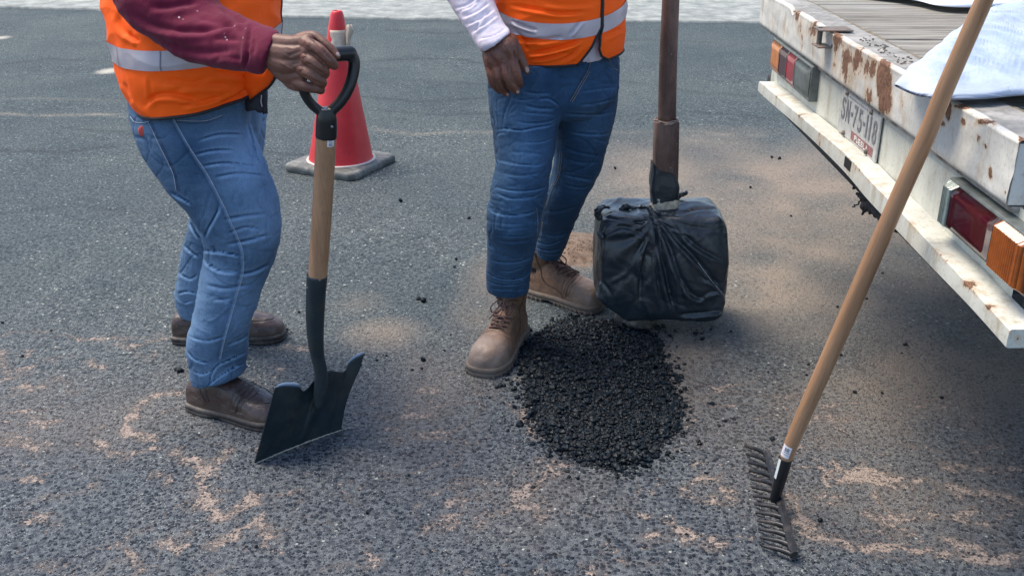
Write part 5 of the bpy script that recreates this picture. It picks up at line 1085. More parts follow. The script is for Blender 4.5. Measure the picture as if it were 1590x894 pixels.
M_boot = leather('brown_boot_leather', (.095, .050, .030), (.19, .108, .066), (.24, .18, .145), .55)
M_sole = simple('dusty_tan_sole', (.13, .10, .08), .85, 40, .25, .4, 150, .001, col2=(.13, .11, .095), n2=20)
M_tong = simple('tongue_leather', (.16, .085, .055), .55, 30, .25, .3, 200, .001)
M_lace = simple('brown_lace', (.085, .045, .038), .8, 200, .35, .6, 700, .0008)
M_eye = simple('dark_stitch', (.05, .028, .02), .6)
M_shoe = leather('dark_brown_leather', (.026, .015, .012), (.058, .033, .027), (.070, .046, .040), .36)
M_sol2 = simple('black_brown_sole', (.030, .024, .022), .6, 40, .25, .3, 150, .001, col2=(.10, .085, .07), n2=12)

# ================================================================ MAN WITH THE SHOVEL
m1 = thing('person', 'worker in faded blue jeans and maroon sleeves under an orange safety vest, gripping the shovel', 'person', (-.80, 2.58, 0), 'road workers in orange vests')
near1 = [ring((208,135),(388,135),2.50,.13), ring((204,160),(392,165),2.50,.125), ring((207,190),(388,188),2.48,.12), ring((218,225),(394,212),2.46,.115), ring((237,258),(408,240),2.44,.108), ring((258,288),(419,272),2.42,.100), ring((276,309),(431,305),2.41,.092), ring((297,332),(436,340),2.405,.086),
         ring((313,362),(436,370),2.405,.082), ring((318,392),(427,404),2.41,.080), ring((311,430),(412,438),2.41,.077), ring((305,468),(400,473),2.40,.074), ring((297,500),(390,500),2.39,.070), ring((290,528),(386,523),2.40,.066), ring((291,556),(384,548),2.41,.066), ring((299,592),(382,574),2.415,.066)]
far1 = [ring((250,120),(413,120),2.76,.12), ring((260,150),(414,150),2.76,.12), ring((290,190),(413,185),2.76,.11), ring((300,225),(410,222),2.77,.10), ring((300,262),(405,258),2.78,.092), ring((298,300),(402,298),2.79,.086), ring((295,340),(400,340),2.80,.08), ring((285,378),(388,380),2.82,.076), ring((279,415),(370,415),2.83,.072), ring((273,450),(356,450),2.84,.068), ring((272,468),(348,468),2.85,.063), ring((280,488),(342,490),2.85,.055)]
hips1 = [ring((207,110),(410,115),2.62,.17), ring((205,150),(410,150),2.62,.175), ring((209,185),(404,190),2.61,.17), ring((228,222),(398,222),2.60,.14), ring((262,255),(385,250),2.6,.09)]
v, f = join([loft(near1, 70, 56), loft(far1, 50, 44), loft(hips1, 24, 48)]); v, f, n = remesh(v, f, .0038, 6, .5)
cr1 = [([(312,388),(335,390),(358,393),(378,398)], .012, .006, .7), ([(318,400),(326,412),(345,421),(372,421)], .013, .006, .8), ([(316,370),(324,352),(336,330),(339,318)], .006, .006, .9), ([(266,298),(280,306),(300,318)], .009, .006, .8), ([(300,240),(330,233),(365,232)], .005, .006, .8), ([(310,258),(350,252),(400,258)], .0065, .006, .8), ([(305,218),(340,208),(380,208)], .004, .006, .8),
    ([(330,275),(370,268),(412,272)], .004, .007, .8), ([(345,340),(380,334),(415,330)], .0035, .008, .7), ([(350,378),(385,372),(420,362)], .005, .007, .8), ([(352,362),(380,352),(405,355)], .004, .006, .7), ([(370,425),(395,420),(418,408)], .005, .007, .7), ([(318,440),(350,446),(385,440)], .0035, .008, .7), ([(330,465),(360,462)], .003, .006, .6),
    ([(325,598),(328,580),(338,566),(356,558),(382,545)], .0065, .0045, .9), ([(318,602),(335,588),(355,575),(380,562)], .0065, .004, .8), ([(292,545),(305,558),(325,562)], .006, .005, .8), ([(292,520),(320,528),(350,520)], .004, .006, .8), ([(300,575),(312,580),(330,575)], .005, .004, .8), ([(350,535),(370,528),(386,518)], .004, .005, .8),
    ([(276,455),(290,452),(306,455)], .008, .005, .8), ([(285,470),(300,466)], .005, .004, .8), ([(286,380),(300,392),(310,400)], .005, .006, .7), ([(280,425),(295,432),(306,425)], .005, .006, .7), ([(296,345),(303,360),(312,372)], .006, .006, .7), ([(385,190),(392,215),(398,240),(404,256)], .008, .005, .6)]
seam1 = [(268,184),(278,203),(291,226),(305,248),(320,270),(335,298),(347,322),(358,347),(368,368),(375,390),(377,412),(374,432),(368,452),(362,474),(356,496),(349,520),(343,545),(341,556)]
cr1 += [(seam1, -.0022, .0022, 0.0), ([(a - 6, b_ + 1) for a, b_ in seam1], .0025, .003, 0), ([(232,188),(240,205),(250,225),(262,250),(271,270),(277,296)], .0035, .003, .3), ([(203,180),(210,188),(222,189),(232,187)], .003, .002, -.5), ([(275,188),(300,189),(322,188),(345,180)], .003, .002, -.4)]
cr1 = deepen(cr1, .8); v = creases(v, n, cr1); n = normals(v, f)
v = v + n * (.0010 * (1 - 2.3 * np.abs(noise3(v * np.array([12, 12, 22]) + 2))) + .0010 * fbm(v * np.array([14, 14, 34])) + .002 * noise3(v * 8) - vein(v, 3))[:, None]
px_, py_, _ = proj(v); n = normals(v, f); me = mesh_from('jeans', v, f)
fd = .30 + .0 * px_
for (a, b_, rx, ry, k) in [(385,250,40,60,.55),(408,330,45,55,.45),(350,235,60,45,.28),(330,430,50,40,.22),(300,450,30,60,.25),(380,480,40,60,.25),(300,520,30,40,.3),(340,580,50,16,.25),(408,200,12,50,.5),(290,440,16,60,.2)]: fd = np.maximum(fd, .30 + k * np.exp(-((px_ - a) / rx) ** 2 - ((py_ - b_) / ry) ** 2))
fd -= .30 * np.exp(-((px_ - 300) / 40) ** 2 - ((py_ - 250) / 50) ** 2); sdk = np.zeros(len(v)); dd, _, _ = seg_dist(px_, py_, [(a - 3, b_ + 1) for a, b_ in seam1]); sdk = np.maximum(sdk, .7 * np.exp(-(dd / 2.2) ** 2)); dd, _, _ = seg_dist(px_, py_, seam1); fd += .35 * np.exp(-(dd / 2.0) ** 2)
for pl in [[(234,188),(252,225),(264,250),(273,270),(279,296)], [(275,190),(300,191),(322,190),(345,182)], [(205,183),(212,191),(232,190)], [(230,222),(236,212),(244,214)]]: dd, _, _ = seg_dist(px_, py_, pl); sdk = np.maximum(sdk, .7 * np.exp(-(dd / 1.8) ** 2))
set_attr(me, 'fade', fd + wear_fold_shade(px_, py_, cr1)); set_attr(me, 'seamdark', sdk)  # fade: denim wear plus painted fold light and shade
M_j1 = denim('faded_denim', (.018, .052, .108), (.16, .27, .43)); M_th = simple('pale_thread', (.33, .36, .40), .8)
link('jeans', me, M_j1, m1); J1 = (v, f)
seams(v, f, [[(a + 1.6, b_) for a, b_ in seam1], [(230,190),(238,206),(248,227),(260,251),(269,271),(274,296)], [(203,182),(210,190),(222,191),(232,189)], [(275,187),(300,188),(322,187),(345,179)]], M_th, m1, .0008)
bv = BVHTree.FromPolygons([Vector(q) for q in v], f); w_ = onsurf(bv, [(221.5, 204), (221.6, 205)], .0, 2); 
if w_:
    nrm_ = CAM - w_[0]; nrm_ /= np.linalg.norm(nrm_); v2, f2 = ball((0, 0, 0), 1, 8, 16); s_ax = np.cross(nrm_, [0, 0, 1.]); s_ax /= np.linalg.norm(s_ax); up_ = np.cross(s_ax, nrm_); v2 = w_[0] + np.outer(v2[:, 0] * .0105, s_ax) + np.outer(v2[:, 1] * .0135, up_) + np.outer(v2[:, 2] * .0028, nrm_)
    obj('red_patch', v2, f2, simple('red_badge', (.42, .05, .035), .6, 300, .5, .5, 400, .001), m1, label='small round red badge on the back pocket')
# hem fray
# vest
vr1 = [ring((216,154),(424,124),2.57,.225,dr=.018), ring((198,122),(429,102),2.57,.230,dr=.016), ring((185,79),(431,66),2.57,.230,dr=.015), ring((181,50),(431,40),2.57,.228,dr=.015), ring((172,18),(432,6),2.58,.22,dr=.01), ring((163,-12),(432,-26),2.59,.20), ring((158,-90),(424,-110),2.62,.185), ring((170,-170),(405,-180),2.65,.16), ring((200,-215),(370,-222),2.68,.12)]
vf1 = lambda p: .006 * fbm(p * np.array([7, 7, 5]), 2) + .0045 * (1 - 2.2 * np.abs(noise3(p * np.array([8, 8, 13]) + 11))) * 1.0 + .0015 * noise3(p * 30)
V1 = Vest(vr1, None, 60, vf1); a0, a1 = R(28) , R(28 + 356)
v2, f2 = V1.grid(0, 8, R(20), R(376), 190, 300); v2 = creased(v2, f2, VC1); o = obj('safety_vest', v2, f2, M_orange, m1); md_ = o.modifiers.new('t', 'SOLIDIFY'); md_.thickness = .0025; vest1 = o
v2, f2 = V1.grid(1.98, 3.0, R(20), R(376), 24, 300, .0022); v2 = creased(v2, f2, VC1); bnd = obj('reflective_band', v2, f2, M_band, vest1)
v2, f2 = V1.grid(1.98, 3.0, R(264), R(264.8), 16, 3, .0034); s2v, s2f = V1.grid(1.98, 3.0, R(226), R(226.6), 16, 3, .0034); M_bs = simple('band_seam', (.16, .15, .19), .6); obj('band_seam', v2, f2, M_bs, bnd); obj('band_seam', s2v, s2f, M_bs, bnd)
ho = V1.pt(0, np.linspace(R(20), R(376), 200), np.zeros(200)); op = np.array([V1.pt(l, np.array([R(376)]), np.zeros(1))[0] for l in np.linspace(0, 8, 60)]); v2, f2 = join([tube(ho, .0042, 8), tube(op, .0035, 8)]); obj('vest_piping', v2, f2, M_pipe2, vest1)
# flap of vest hem lifted by the wrist, dark cloth hanging from the belt
fl = np.array([np.array([P(a * (1 - q) + c * q, b_ * (1 - q) + d * q, 2.33 - .015 * math.sin(q * 3) + .1 * (1 - u)) for q in np.linspace(0, 1, 7)]) for u, (a, b_, c, d) in zip(np.linspace(0, 1, 8), [(370,108,388,158),(380,109,398,150),(390,111,408,143),(398,112,416,137),(404,113,421,131),(409,111,424,126),(412,108,426,120),(414,106,426,113)])])
fl[:, :, 1] += .015 * np.abs(fbm(fl.reshape(-1, 3) * 14).reshape(fl.shape[:2])); v2, f2 = rings_mesh(list(fl), close=False); o = obj('vest_flap', v2, f2, M_orange, vest1); md_ = o.modifiers.new('t', 'SOLIDIFY'); md_.thickness = .002
v2, f2 = tube(fl[:, -1], .0035, 8); obj('vest_piping', v2, f2, M_pipe2, vest1)
fl = [np.array([P(386 + 28 * q + 2 * u, 138 + 32 * u + 6 * q * u + (2 * math.sin(q * 19) if u == 1 else 0), 2.46 - .01 * math.sin(q * 6)) for q in np.linspace(0, 1, 26)]) for u in np.linspace(0, 1, 8)]; v2, f2 = rings_mesh(fl, close=False); o = obj('belt_cloth', v2, f2, simple('dark_navy_cloth', (.018, .018, .026), .8, 50, .4, .5, 120, .002), m1); md_ = o.modifiers.new('t', 'SOLIDIFY'); md_.thickness = .012
v2, f2 = tube(np.array([P(406, 148, 2.448), P(405, 158, 2.447), P(407, 166, 2.446)]), .0016, 6); obj('pale_tag', v2, f2, simple('pale_tag', (.4, .42, .45), .6), m1)
# sleeve and shirt
slv = [ring((318,-90),(196,-120),2.42,.075,YR=2.46), ring((328,-40),(168,-55),2.39,.078), ring((334,-8),(172,-8),2.36,.078), ring((340,6),(203,36),2.34,.074), ring((352,15),(240,62),2.31,.068), ring((368,22),(282,88),2.28,.063), ring((384,29),(322,101),2.25,.059), ring((400,36),(352,108),2.22,.056), ring((414,42),(378,109),2.195,.051), ring((424,46),(396,113),2.175,.046), ring((431,51),(409,114),2.165,.043), ring((430,55),(411,109),2.163,.036)]
shirt = [ring((232,150),(398,150),2.62,.14), ring((215,80),(400,70),2.62,.15), ring((205,0),(400,-10),2.62,.15), ring((200,-90),(400,-110),2.64,.15), ring((220,-180),(370,-185),2.66,.11), ring((262,-230),(332,-232),2.68,.06)]
shR, shL = P(262, -165, 2.50), P(300, -165, 2.82)
sl2 = capsule([shL, P(270, -40, 2.92), P(330, 60, 2.84)], [.07, .055, .045], 16); sl3 = capsule([shR, P(255, -105, 2.44)], [.078, .075], 16)
v, f = join([loft(slv, 60, 48), loft(shirt, 30, 40)] + sl2 + sl3 + capsule([shR, shL], [.07, .07], 14)); v, f, n = remesh(v, f, .0042, 5, .5)
v = creases(v, n, [([(205,20),(235,38),(280,48),(330,46),(365,36),(390,32)], .009, .008, .9), ([(250,60),(290,78),(330,82),(370,78)], .006, .008, .8), ([(230,12),(270,10),(310,4)], .006, .008, .8), ([(390,36),(388,50),(386,70),(384,90),(380,108)], .006, .004, .8), ([(340,14),(370,30),(385,38)], .006, .006, .8), ([(300,30),(340,36),(384,52)], .004, .007, .8), ([(330,95),(350,90),(378,92)], .004, .005, .8), ([(395,60),(394,85)], .004, .005, .6), ([(330,60),(350,62),(378,64)], .003, .005, .8)])
n = normals(v, f); v = v + n * (.0022 * (1 - 2.2 * np.abs(noise3(v * 14 + 1))) + .0012 * fbm(v * 34))[:, None]
obj('maroon_sweatshirt', v, f, M_maroon, m1)
# ribbed cuff is part of the sleeve look: fine ribs as thin tubes
# hand on the grip
Y0 = 2.135
H1 = []
H1 += capsule([P(380, 80, 2.21), P(405, 82, 2.185), P(428, 82, 2.16), P(448, 88, 2.145)], [.027, .0265, .026, .027], 18)
H1 += fing([(430,66,2.155,28),(452,68,2.14,26),(478,64,2.125,22)]) + fing([(425,80,2.155,38),(452,84,2.135,36),(476,80,2.118,24)]) + fing([(425,90,2.155,38),(448,100,2.135,36),(472,100,2.118,24)]) + fing([(428,98,2.16,32),(446,116,2.14,30),(466,118,2.122,22)]) + fing([(440,110,2.15,26),(452,128,2.14,22),(464,134,2.126,18)])
H1 += fing([(474,66,2.122,22),(492,76,2.105,21),(507,90,2.102,19.5),(517,100,2.112,16.5),(519,102,2.125,14)])      # index
H1 += fing([(472,88,2.118,21),(488,98,2.100,20),(502,110,2.104,18),(503,116,2.122,16),(492,118,2.150,15)])
H1 += fing([(466,106,2.118,20),(482,116,2.102,19),(498,126,2.106,17),(499,131,2.124,15),(488,130,2.150,14)])
H1 += fing([(460,126,2.124,18),(474,134,2.110,17),(492,138,2.112,15.5),(498,140,2.126,14),(488,138,2.148,13)])
H1 += fing([(448,72,2.165,24),(470,60,2.165,20),(488,57,2.155,17),(503,68,2.142,16.5),(515,78,2.134,15),(523,87,2.128,12)])   # thumb laid over the bar
fr1 = np.array([1., 0, 0])
Jn = dict(pelvis=P(305, 160, 2.62), waist=P(300, 90, 2.62), chest=P(295, -70, 2.65), shR=shR, shL=shL, neck=P(305, -235, 2.68), head=P(318, -330, 2.68), face=np.array([.94, -.34, 0.]), armR=[shR, P(245, -50, 2.41)] + [q[:3] for q in slv[2:]], armL=[shL, P(270, -40, 2.92), P(330, 60, 2.84)],
          legR=[P(300, 180, 2.50), P(375, 350, 2.42), P(345, 520, 2.385), fR1[0]], legL=[P(340, 180, 2.76), P(345, 340, 2.80), P(312, 470, 2.85), fL1[0]], footR=fR1, footL=fL1,
          handL_parts=capsule([P(330, 60, 2.84), P(345, 75, 2.80), P(355, 85, 2.77)], [.03, .034, .028], 12) + [q for k in range(4) for q in capsule([P(352, 76 + 7 * k, 2.78), P(366, 84 + 7 * k, 2.75), P(362, 92 + 7 * k, 2.73)], [.010, .009, .008], 8)] + capsule([P(340, 70, 2.80), P(352, 66, 2.76)], [.011, .009], 8))
body(m1, Jn, H1, [(524.5,84.5,2.4,4.0,-35)], [(474,66,6),(470,88,6),(466,106,6),(460,125,5),(497,80,5),(503,112,4)],
     [([(478,76),(492,88),(508,104)], .003, .0028, .2), ([(474,97),(488,107),(504,117)], .004, .0028, .2), ([(468,116),(482,124),(500,132)], .0035, .0025, .2), ([(480,56),(492,66),(505,82),(516,96)], .004, .003, .2), ([(440,72),(455,76),(468,72)], -.0008, .0022, 0), ([(438,84),(452,90),(464,92)], -.0007, .002, 0), ([(434,96),(446,104),(458,110)], -.0014, .002, 0), ([(470,78),(455,84),(445,88)], .0018, .004, 0), ([(466,98),(452,100)], .0018, .004, 0),
      ([(472,62),(478,68),(476,72)], -.002, .004, 0), ([(470,84),(472,90)], -.002, .0045, 0), ([(465,104),(467,110)], -.002, .0045, 0), ([(502,84),(508,78)], .0012, .0012, 0), ([(500,108),(506,104)], .0012, .0012, 0)], M_skin)
shm = (M_shoe, M_sol2, M_sol2)
s1t, s1h = G(430, 655), G(303, 614)
shoe(m1, G(438, 662), G(300, 628), 'loafer', shm, 1)
shoe(m1, G(443, 524), G(270, 528), 'loafer', shm, 1)

# ================================================================ MAN WITH THE BOOTS
m2 = thing('person', 'worker in dark blue jeans and tan lace-up boots, white sleeve and orange vest', 'person', (.13, 2.9, 0), 'road workers in orange vests')
rl = [ring((758,90),(900,92),2.86,.125), ring((757,120),(898,122),2.85,.125), ring((758,150),(885,155),2.84,.122), ring((761,178),(872,182),2.82,.113), ring((765,205),(865,206),2.80,.103), ring((768,232),(862,234),2.78,.096), ring((769,256),(857,258),2.765,.090), ring((764,278),(853,282),2.755,.086), ring((760,300),(850,306),2.75,.083), ring((756,325),(845,332),2.75,.080), ring((755,352),(838,357),2.75,.077), ring((756,378),(832,382),2.785,.073), ring((756,402),(827,405),2.81,.069), ring((755,424),(823,426),2.835,.066), ring((755,440),(822,441),2.85,.064), ring((757,451),(820,452),2.855,.060)]
ll = [ring((820,90),(962,88),2.93,.12), ring((825,120),(961,118),2.93,.12), ring((838,150),(959,150),2.935,.115), ring((852,178),(955,180),2.94,.105), ring((858,206),(949,206),2.95,.098), ring((860,234),(940,236),2.96,.090), ring((858,258),(934,262),2.97,.083), ring((853,280),(922,285),2.985,.079), ring((846,300),(911,304),3.0,.076), ring((840,325),(899,332),3.04,.073), ring((834,350),(889,354),3.09,.068), ring((831,375),(880,377),3.13,.064), ring((832,388),(874,390),3.15,.060), ring((833,396),(871,397),3.155,.056)]
hp2 = [ring((762,62),(962,58),2.90,.14), ring((759,90),(961,86),2.90,.142), ring((759,120),(961,118),2.90,.142), ring((764,150),(957,150),2.89,.13), ring((800,178),(930,178),2.89,.09)]
v, f = join([loft(rl, 64, 52), loft(ll, 56, 48), loft(hp2, 20, 52)]); v, f, n = remesh(v, f, .0038, 6, .5)
def C2(lst, ox, oy, sc): return [(ox + a / sc, oy + b_ / sc) for a, b_ in lst]
A_ = (730, 130, 5.29); B_ = (730, 290, 5.29)
cr2 = [(C2([(190,380),(300,365),(400,380),(520,360),(640,340),(715,300)], *A_), .010, .0045, .9), (C2([(210,420),(260,400),(300,410)], *A_), .006, .004, .8), (C2([(400,480),(500,480),(600,470),(680,440)], *A_), .0055, .004, .8), (C2([(200,600),(260,630),(380,655),(540,665),(620,640)], *A_), .008, .0045, .9), (C2([(440,170),(560,195),(700,200)], *A_), .007, .006, .8), (C2([(540,130),(650,120),(740,180)], *A_), .008, .005, .8), (C2([(400,230),(560,240),(700,250)], *A_), .005, .005, .8),
    (C2([(350,300),(480,320),(640,310),(720,270)], *A_), .005, .005, .8), (C2([(180,270),(200,300),(200,350)], *A_), .006, .004, .6), (C2([(190,600),(210,620),(230,680)], *A_), .009, .004, .6), (C2([(185,840),(260,860),(400,880),(560,860),(640,830)], *A_), .008, .0045, .9), (C2([(300,560),(460,560),(620,580)], *A_), .003, .006, .8), (C2([(260,730),(420,750),(600,720)], *A_), .004, .006, .8), (C2([(430,60),(560,75),(680,70)], *A_), .005, .005, .8), (C2([(350,110),(420,130),(540,120)], *A_), .004, .005, .8),
    (C2([(770,240),(900,250),(1060,250),(1190,220)], *A_), .005, .005, .8), (C2([(820,390),(950,410),(1100,410),(1160,380)], *A_), .006, .005, .8), (C2([(900,170),(1020,160),(1180,120)], *A_), .005, .005, .8), (C2([(760,510),(900,560),(1090,590)], *A_), .004, .006, .8), (C2([(760,740),(900,770),(1020,790)], *A_), .006, .005, .8), (C2([(780,600),(900,640),(1080,640)], *A_), .003, .006, .8), (C2([(770,820),(900,850),(980,830)], *A_), .005, .005, .8), (C2([(1000,440),(1100,470),(1130,450)], *A_), .003, .005, .8), (C2([(900,60),(1040,40),(1200,20)], *A_), .004, .005, .7),
    (C2([(140,160),(220,215),(330,230),(470,215),(550,180)], *B_), .010, .005, .9), (C2([(200,40),(330,90),(500,80),(600,30)], *B_), .006, .005, .9), (C2([(160,280),(300,305),(460,295)], *B_), .0035, .004, .9), (C2([(200,330),(330,345),(480,330)], *B_), .0035, .004, .9), (C2([(180,390),(330,405),(500,395)], *B_), .0035, .004, .9), (C2([(220,440),(380,450),(480,440)], *B_), .003, .004, .9), (C2([(160,590),(260,615),(400,610),(500,570)], *B_), .005, .005, .9), (C2([(135,700),(220,745),(330,760),(440,740),(490,680)], *B_), .008, .0035, .9),
    (C2([(135,770),(230,800),(350,805),(480,770)], *B_), .007, .003, .9), (C2([(140,730),(240,770),(380,780),(490,730)], *B_), .005, .0025, .8), (C2([(160,830),(300,845),(430,840),(485,810)], *B_), .006, .003, .9), (C2([(240,680),(340,690),(460,640)], *B_), .005, .0035, .9), (C2([(530,440),(640,470),(760,430)], *B_), .006, .004, .9), (C2([(530,490),(640,520),(750,500)], *B_), .006, .004, .9), (C2([(600,540),(660,555),(740,540)], *B_), .006, .003, .9), (C2([(600,380),(700,400),(800,370)], *B_), .004, .005, .8), (C2([(620,180),(700,200),(880,150)], *B_), .003, .006, .8)]
fly = [(908,91),(915,97),(912,110),(905,122),(897,136),(889,150),(884,158)]; ins = [(864,258),(868,240),(866,222),(862,300),(850,330),(841,360),(838,385)]
ins = C2([(740,560),(735,640),(720,740),(690,820),(660,860)], *A_) + C2([(600,200),(580,310),(570,400),(560,440)], *B_)
cr2 += [(fly, .004, .003, -.8), ([(866,180),(864,200),(862,225),(860,250),(857,275),(851,300)], .012, .005, 0), ([(945,92),(950,105),(958,110)], .004, .003, .5)]
cr2 = deepen(cr2, .38); v = creases(v, n, cr2); n = normals(v, f)
v = v + n * (.0007 * (1 - 2.3 * np.abs(noise3(v * np.array([12, 12, 24]) + 6))) + .0009 * fbm(v * np.array([14, 14, 40]) + 9) + .0015 * noise3(v * 8) - vein(v, 40))[:, None]
px_, py_, _ = proj(v); me = mesh_from('jeans', v, f); fd = .22 + 0 * px_
for (a, b_, rx, ry, k) in [(815,240,34,45,.34),(800,190,40,40,.2),(795,320,30,60,.26),(920,190,30,40,.22),(780,400,30,50,.15),(940,120,20,40,.1)]: fd = np.maximum(fd, .22 + k * np.exp(-((px_ - a) / rx) ** 2 - ((py_ - b_) / ry) ** 2))
sdk = np.zeros(len(v))
for pl in [fly, C2([(170,200),(190,300),(200,420),(210,560)], *A_)]: dd, _, _ = seg_dist(px_, py_, pl); sdk = np.maximum(sdk, .6 * np.exp(-(dd / 2.2) ** 2))
dd, _, _ = seg_dist(px_, py_, ins); fd += .2 * np.exp(-(dd / 2.5) ** 2)
set_attr(me, 'fade', fd + wear_fold_shade(px_, py_, cr2)); set_attr(me, 'seamdark', sdk); link('jeans', me, denim('dark_denim', (.009, .036, .083), (.078, .172, .32)), m2)  # fade: denim wear plus painted fold light and shade
M_th2 = simple('ochre_thread', (.26, .22, .16), .8)
seams(v, f, [[(a + 1, b_) for a, b_ in fly], [(a + 4, b_ + 1) for a, b_ in fly[2:]], ins, [(a + 3, b_) for a, b_ in ins], [(946,90),(948,100),(953,107),(960,109)], C2([(545,180),(555,290),(545,400)], *B_)], M_th2, m2, .0007)
# vest, parted below the zip
vr2 = [ring((763,84),(967,76),2.89,.150,dr=.014), ring((762,62),(969,56),2.89,.158,dr=.016), ring((763,20),(970,16),2.89,.164,dr=.052), ring((763,-2),(970,-8),2.89,.164,dr=.050), ring((762,-30),(971,-34),2.89,.16,dr=.03), ring((760,-80),(972,-82),2.89,.16), ring((770,-170),(960,-172),2.9,.14), ring((800,-205),(930,-206),2.9,.09)]
vf2 = lambda p: .004 * fbm(p * np.array([7, 7, 5]), 2) + .004 * (1 - 2.2 * np.abs(noise3(p * np.array([6, 6, 15]) + 31))) + .0012 * noise3(p * 30)
V2_ = Vest(vr2, None, 50, vf2)
def ang_at(pxv, lev):
    A = np.linspace(R(180), R(360), 400); p = V2_.pt(lev, A, np.zeros(400)); x_, _, _ = proj(p); return A[np.argmin(abs(x_ - pxv))]
lv = [0, .5, 1.0, 1.8, 2.4, 3.2, 4, 7]; lx = [896, 905, 914, 925, 932.5, 933.5, 934.5, 936]; rx_ = [944, 934, 930, 932, 935.5, 935.5, 936.5, 938]
aL = [ang_at(a, l) for a, l in zip(lx, lv)]; aR = [ang_at(a, l) for a, l in zip(rx_, lv)]
fL = lambda l: np.interp(l, lv, aL); fR = lambda l: np.interp(l, lv, aR)
v2, f2 = V2_.grid(0, 7, lambda l: fR(l) , lambda l: fL(l) + 2 * math.pi, 170, 320); v2 = creased(v2, f2, VC2); o = obj('safety_vest', v2, f2, M_orange, m2); md_ = o.modifiers.new('t', 'SOLIDIFY'); md_.thickness = .0025; vest2 = o
v2, f2 = V2_.grid(2.0, 3.0, lambda l: fR(l) + .01, lambda l: fL(l) + 2 * math.pi - .01, 24, 320, .0022); v2 = creased(v2, f2, VC2); bnd = obj('reflective_band', v2, f2, M_band, vest2)
parts = []
for l0_, a_ in ((None, fL), (None, fR)): parts.append(tube(np.array([V2_.pt(l, np.array([a_(l)]), np.full(1, .001))[0] for l in np.linspace(0, 7, 70)]), .0034, 8))
parts.append(tube(V2_.pt(0, np.linspace(fR(0), fL(0) + 2 * math.pi, 220), np.zeros(220)), .0036, 8)); v2, f2 = join(parts); obj('vest_piping', v2, f2, M_pipe2, vest2)
v2, f2 = tube(np.array([V2_.pt(l, np.array([(fL(l) + fR(l)) / 2]), np.full(1, .002))[0] for l in np.linspace(2.4, 7, 40)]), .0045, 8, flat=.5); obj('zip', v2, f2, M_pipe2, vest2)
# shirt
shR2, shL2 = P(775, -150, 2.88), P(950, -150, 2.93)
slv2 = [ring((700,-130),(800,-150),2.86,.065), ring((660,-70),(752,-75),2.83,.06), ring((676,-30),(756,-38),2.80,.056), ring((696,2),(765,-6),2.77,.052), ring((716,33),(774,20),2.73,.048), ring((731,56),(783,38),2.70,.045), ring((740,70),(790,46),2.68,.049), ring((747,80),(792,50),2.675,.048), ring((750,79),(789,52),2.674,.040)]
shirt2 = [ring((790,96),(950,94),2.895,.095), ring((776,86),(958,82),2.89,.128), ring((775,50),(960,46),2.89,.134), ring((775,0),(960,-5),2.89,.135), ring((775,-90),(960,-95),2.9,.13), ring((800,-180),(930,-182),2.9,.09), ring((835,-220),(895,-222),2.9,.055)]
ll2 = capsule([shL2, P(1012, -75, 2.96), P(1052, -118, 2.92)], [.07, .05, .040], 16)
v, f = join([loft(slv2, 50, 44), loft(shirt2, 36, 44)] + ll2 + capsule([shR2, P(745, -140, 2.86)], [.068, .062], 14) + capsule([shR2, shL2], [.065, .065], 14)); v, f, n = remesh(v, f, .004, 4, .5)
v = creases(v, n, [([(705,14),(725,8),(745,-8)], .0045, .0035, .9), ([(716,28),(738,20),(760,4)], .0045, .0035, .9), ([(722,40),(745,30),(768,14)], .004, .003, .9), ([(730,52),(750,40),(772,24)], .004, .003, .9), ([(742,62),(765,56),(786,45)], .005, .002, .6), ([(712,18),(728,12),(740,2)], .004, .003, .9), ([(738,55),(742,40),(752,20)], .003, .004, .8)]); n = normals(v, f); v = v + n * (.0016 * (1 - 2.2 * np.abs(noise3(v * 24 + 1))) + .0008 * fbm(v * 50))[:, None]
obj('white_shirt', v, f, M_white, m2)
H2 = []
H2 += capsule([P(752, 44, 2.70), P(762, 56, 2.685), P(771, 70, 2.672), P(778, 86, 2.665)], [.019, .021, .026, .031], 18)
H2 += fing([(777,68,2.672,28),(786,74,2.66,36),(794,92,2.655,24)]) + fing([(767,73,2.672,28),(774,86,2.655,34),(783,100,2.648,24)]) + fing([(762,80,2.672,24),(766,92,2.655,28),(770,106,2.65,22)]) + fing([(759,84,2.675,22),(761,98,2.66,20),(762,110,2.655,16)])
H2 += fing([(793,88,2.652,20),(798,105,2.640,18),(803,120,2.640,16.5),(806,131,2.652,13)]) + fing([(781,96,2.645,19),(785,114,2.632,17.5),(792,130,2.634,16),(801,141,2.650,13)])
H2 += fing([(770,100,2.648,18),(773,118,2.636,16.5),(778,134,2.642,15),(786,145,2.662,12)]) + fing([(761,104,2.655,15.5),(763,118,2.646,14.5),(767,131,2.650,13.5),(776,141,2.672,11)])
H2 += fing([(792,66,2.675,26),(802,78,2.675,18),(809,92,2.672,16),(815,104,2.672,13.5),(818,111,2.672,10)])
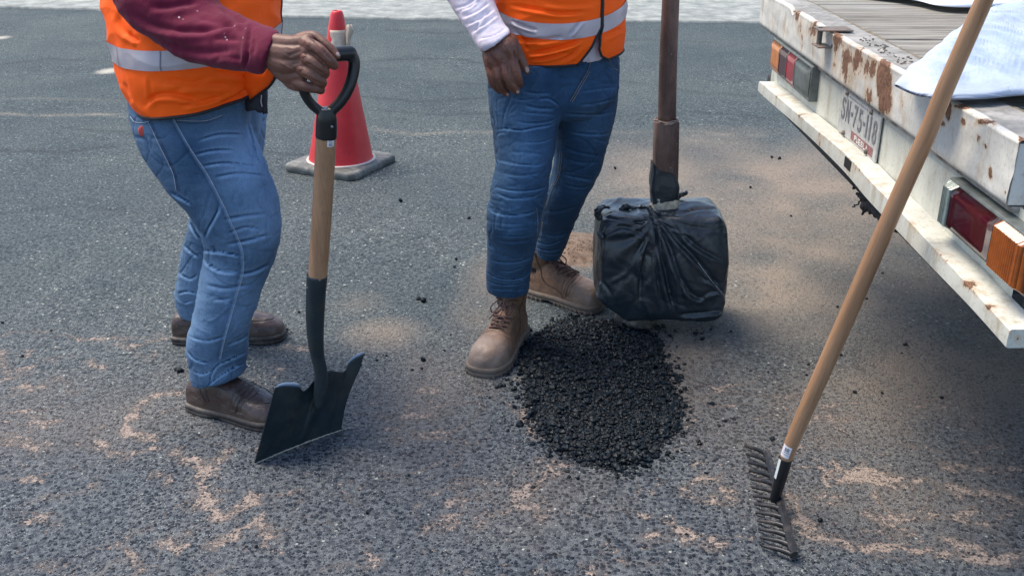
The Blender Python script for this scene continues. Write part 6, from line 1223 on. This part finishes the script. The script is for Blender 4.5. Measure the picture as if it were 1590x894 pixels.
Jn = dict(pelvis=P(860, 120, 2.90), waist=P(862, 40, 2.9), chest=P(862, -90, 2.92), shR=shR2, shL=shL2, neck=P(862, -225, 2.9), head=P(866, -305, 2.88), face=np.array([.2, -.98, 0.]), armR=[shR2] + [q[:3] for q in slv2], armL=[shL2, P(1012, -75, 2.96), P(1052, -118, 2.92)],
          legR=[P(822, 160, 2.84), P(808, 300, 2.76), fR2[0] + (0, 0, .10), fR2[0]], legL=[P(905, 160, 2.94), P(885, 290, 2.99), fL2[0] + (0, 0, .10), fL2[0]], footR=fR2, footL=fL2,
          handL_parts=capsule([P(1052, -118, 2.92), P(1062, -126, 2.935)], [.032, .030], 12) + [q for k in range(4) for q in capsule([P(1056, -136 + 10 * k, 2.93), P(1050, -138 + 10 * k, 2.955), P(1036, -138 + 10 * k, 2.965), P(1030, -136 + 10 * k, 2.99)], [.011, .010, .009, .008], 8)])
body(m2, Jn, H2, [(818.5,108.5,3.0,4.6,-18),(804,143,2.6,2.2,40),(788,147,2.2,2.2,30)], [(782,98,6),(794,92,6),(771,102,6),(762,108,5),(785,118,4),(800,112,4)],
     [([(788,100),(792,118),(799,134)], .0035, .0022, .1), ([(776,104),(779,122),(786,138)], .0035, .0022, .1), ([(766,108),(768,124),(773,138)], .003, .002, .1), ([(798,78),(802,94),(806,104)], .005, .0035, .2), ([(792,84),(784,70),(778,60)], -.0012, .002, 0), ([(781,92),(774,76)], -.0012, .002, 0), ([(782,94),(784,100)], -.0016, .004, 0), ([(794,88),(796,94)], -.0016, .004, 0), ([(770,98),(771,104)], -.0016, .004, 0), ([(784,117),(790,115)], .001, .001, 0), ([(797,114),(803,111)], .001, .001, 0)], M_skin)
bm2 = (M_boot, M_sole, M_tong, M_lace, M_eye)
shoe(m2, G(742, 586), G(806, 513), 'boot', bm2, 1)
shoe(m2, G(932, 485), G(818, 452), 'boot', bm2, 1)
M_sock = simple('navy_sock', (.012, .016, .03), .9, 200, .3, .5, 500, .001)
for q in (fR2, fL2): a_, b_ = tube([q[0] - (0, 0, .02), q[0] + (0, 0, .10)], [.040, .043], 20); obj('sock', a_, b_, M_sock, m2)
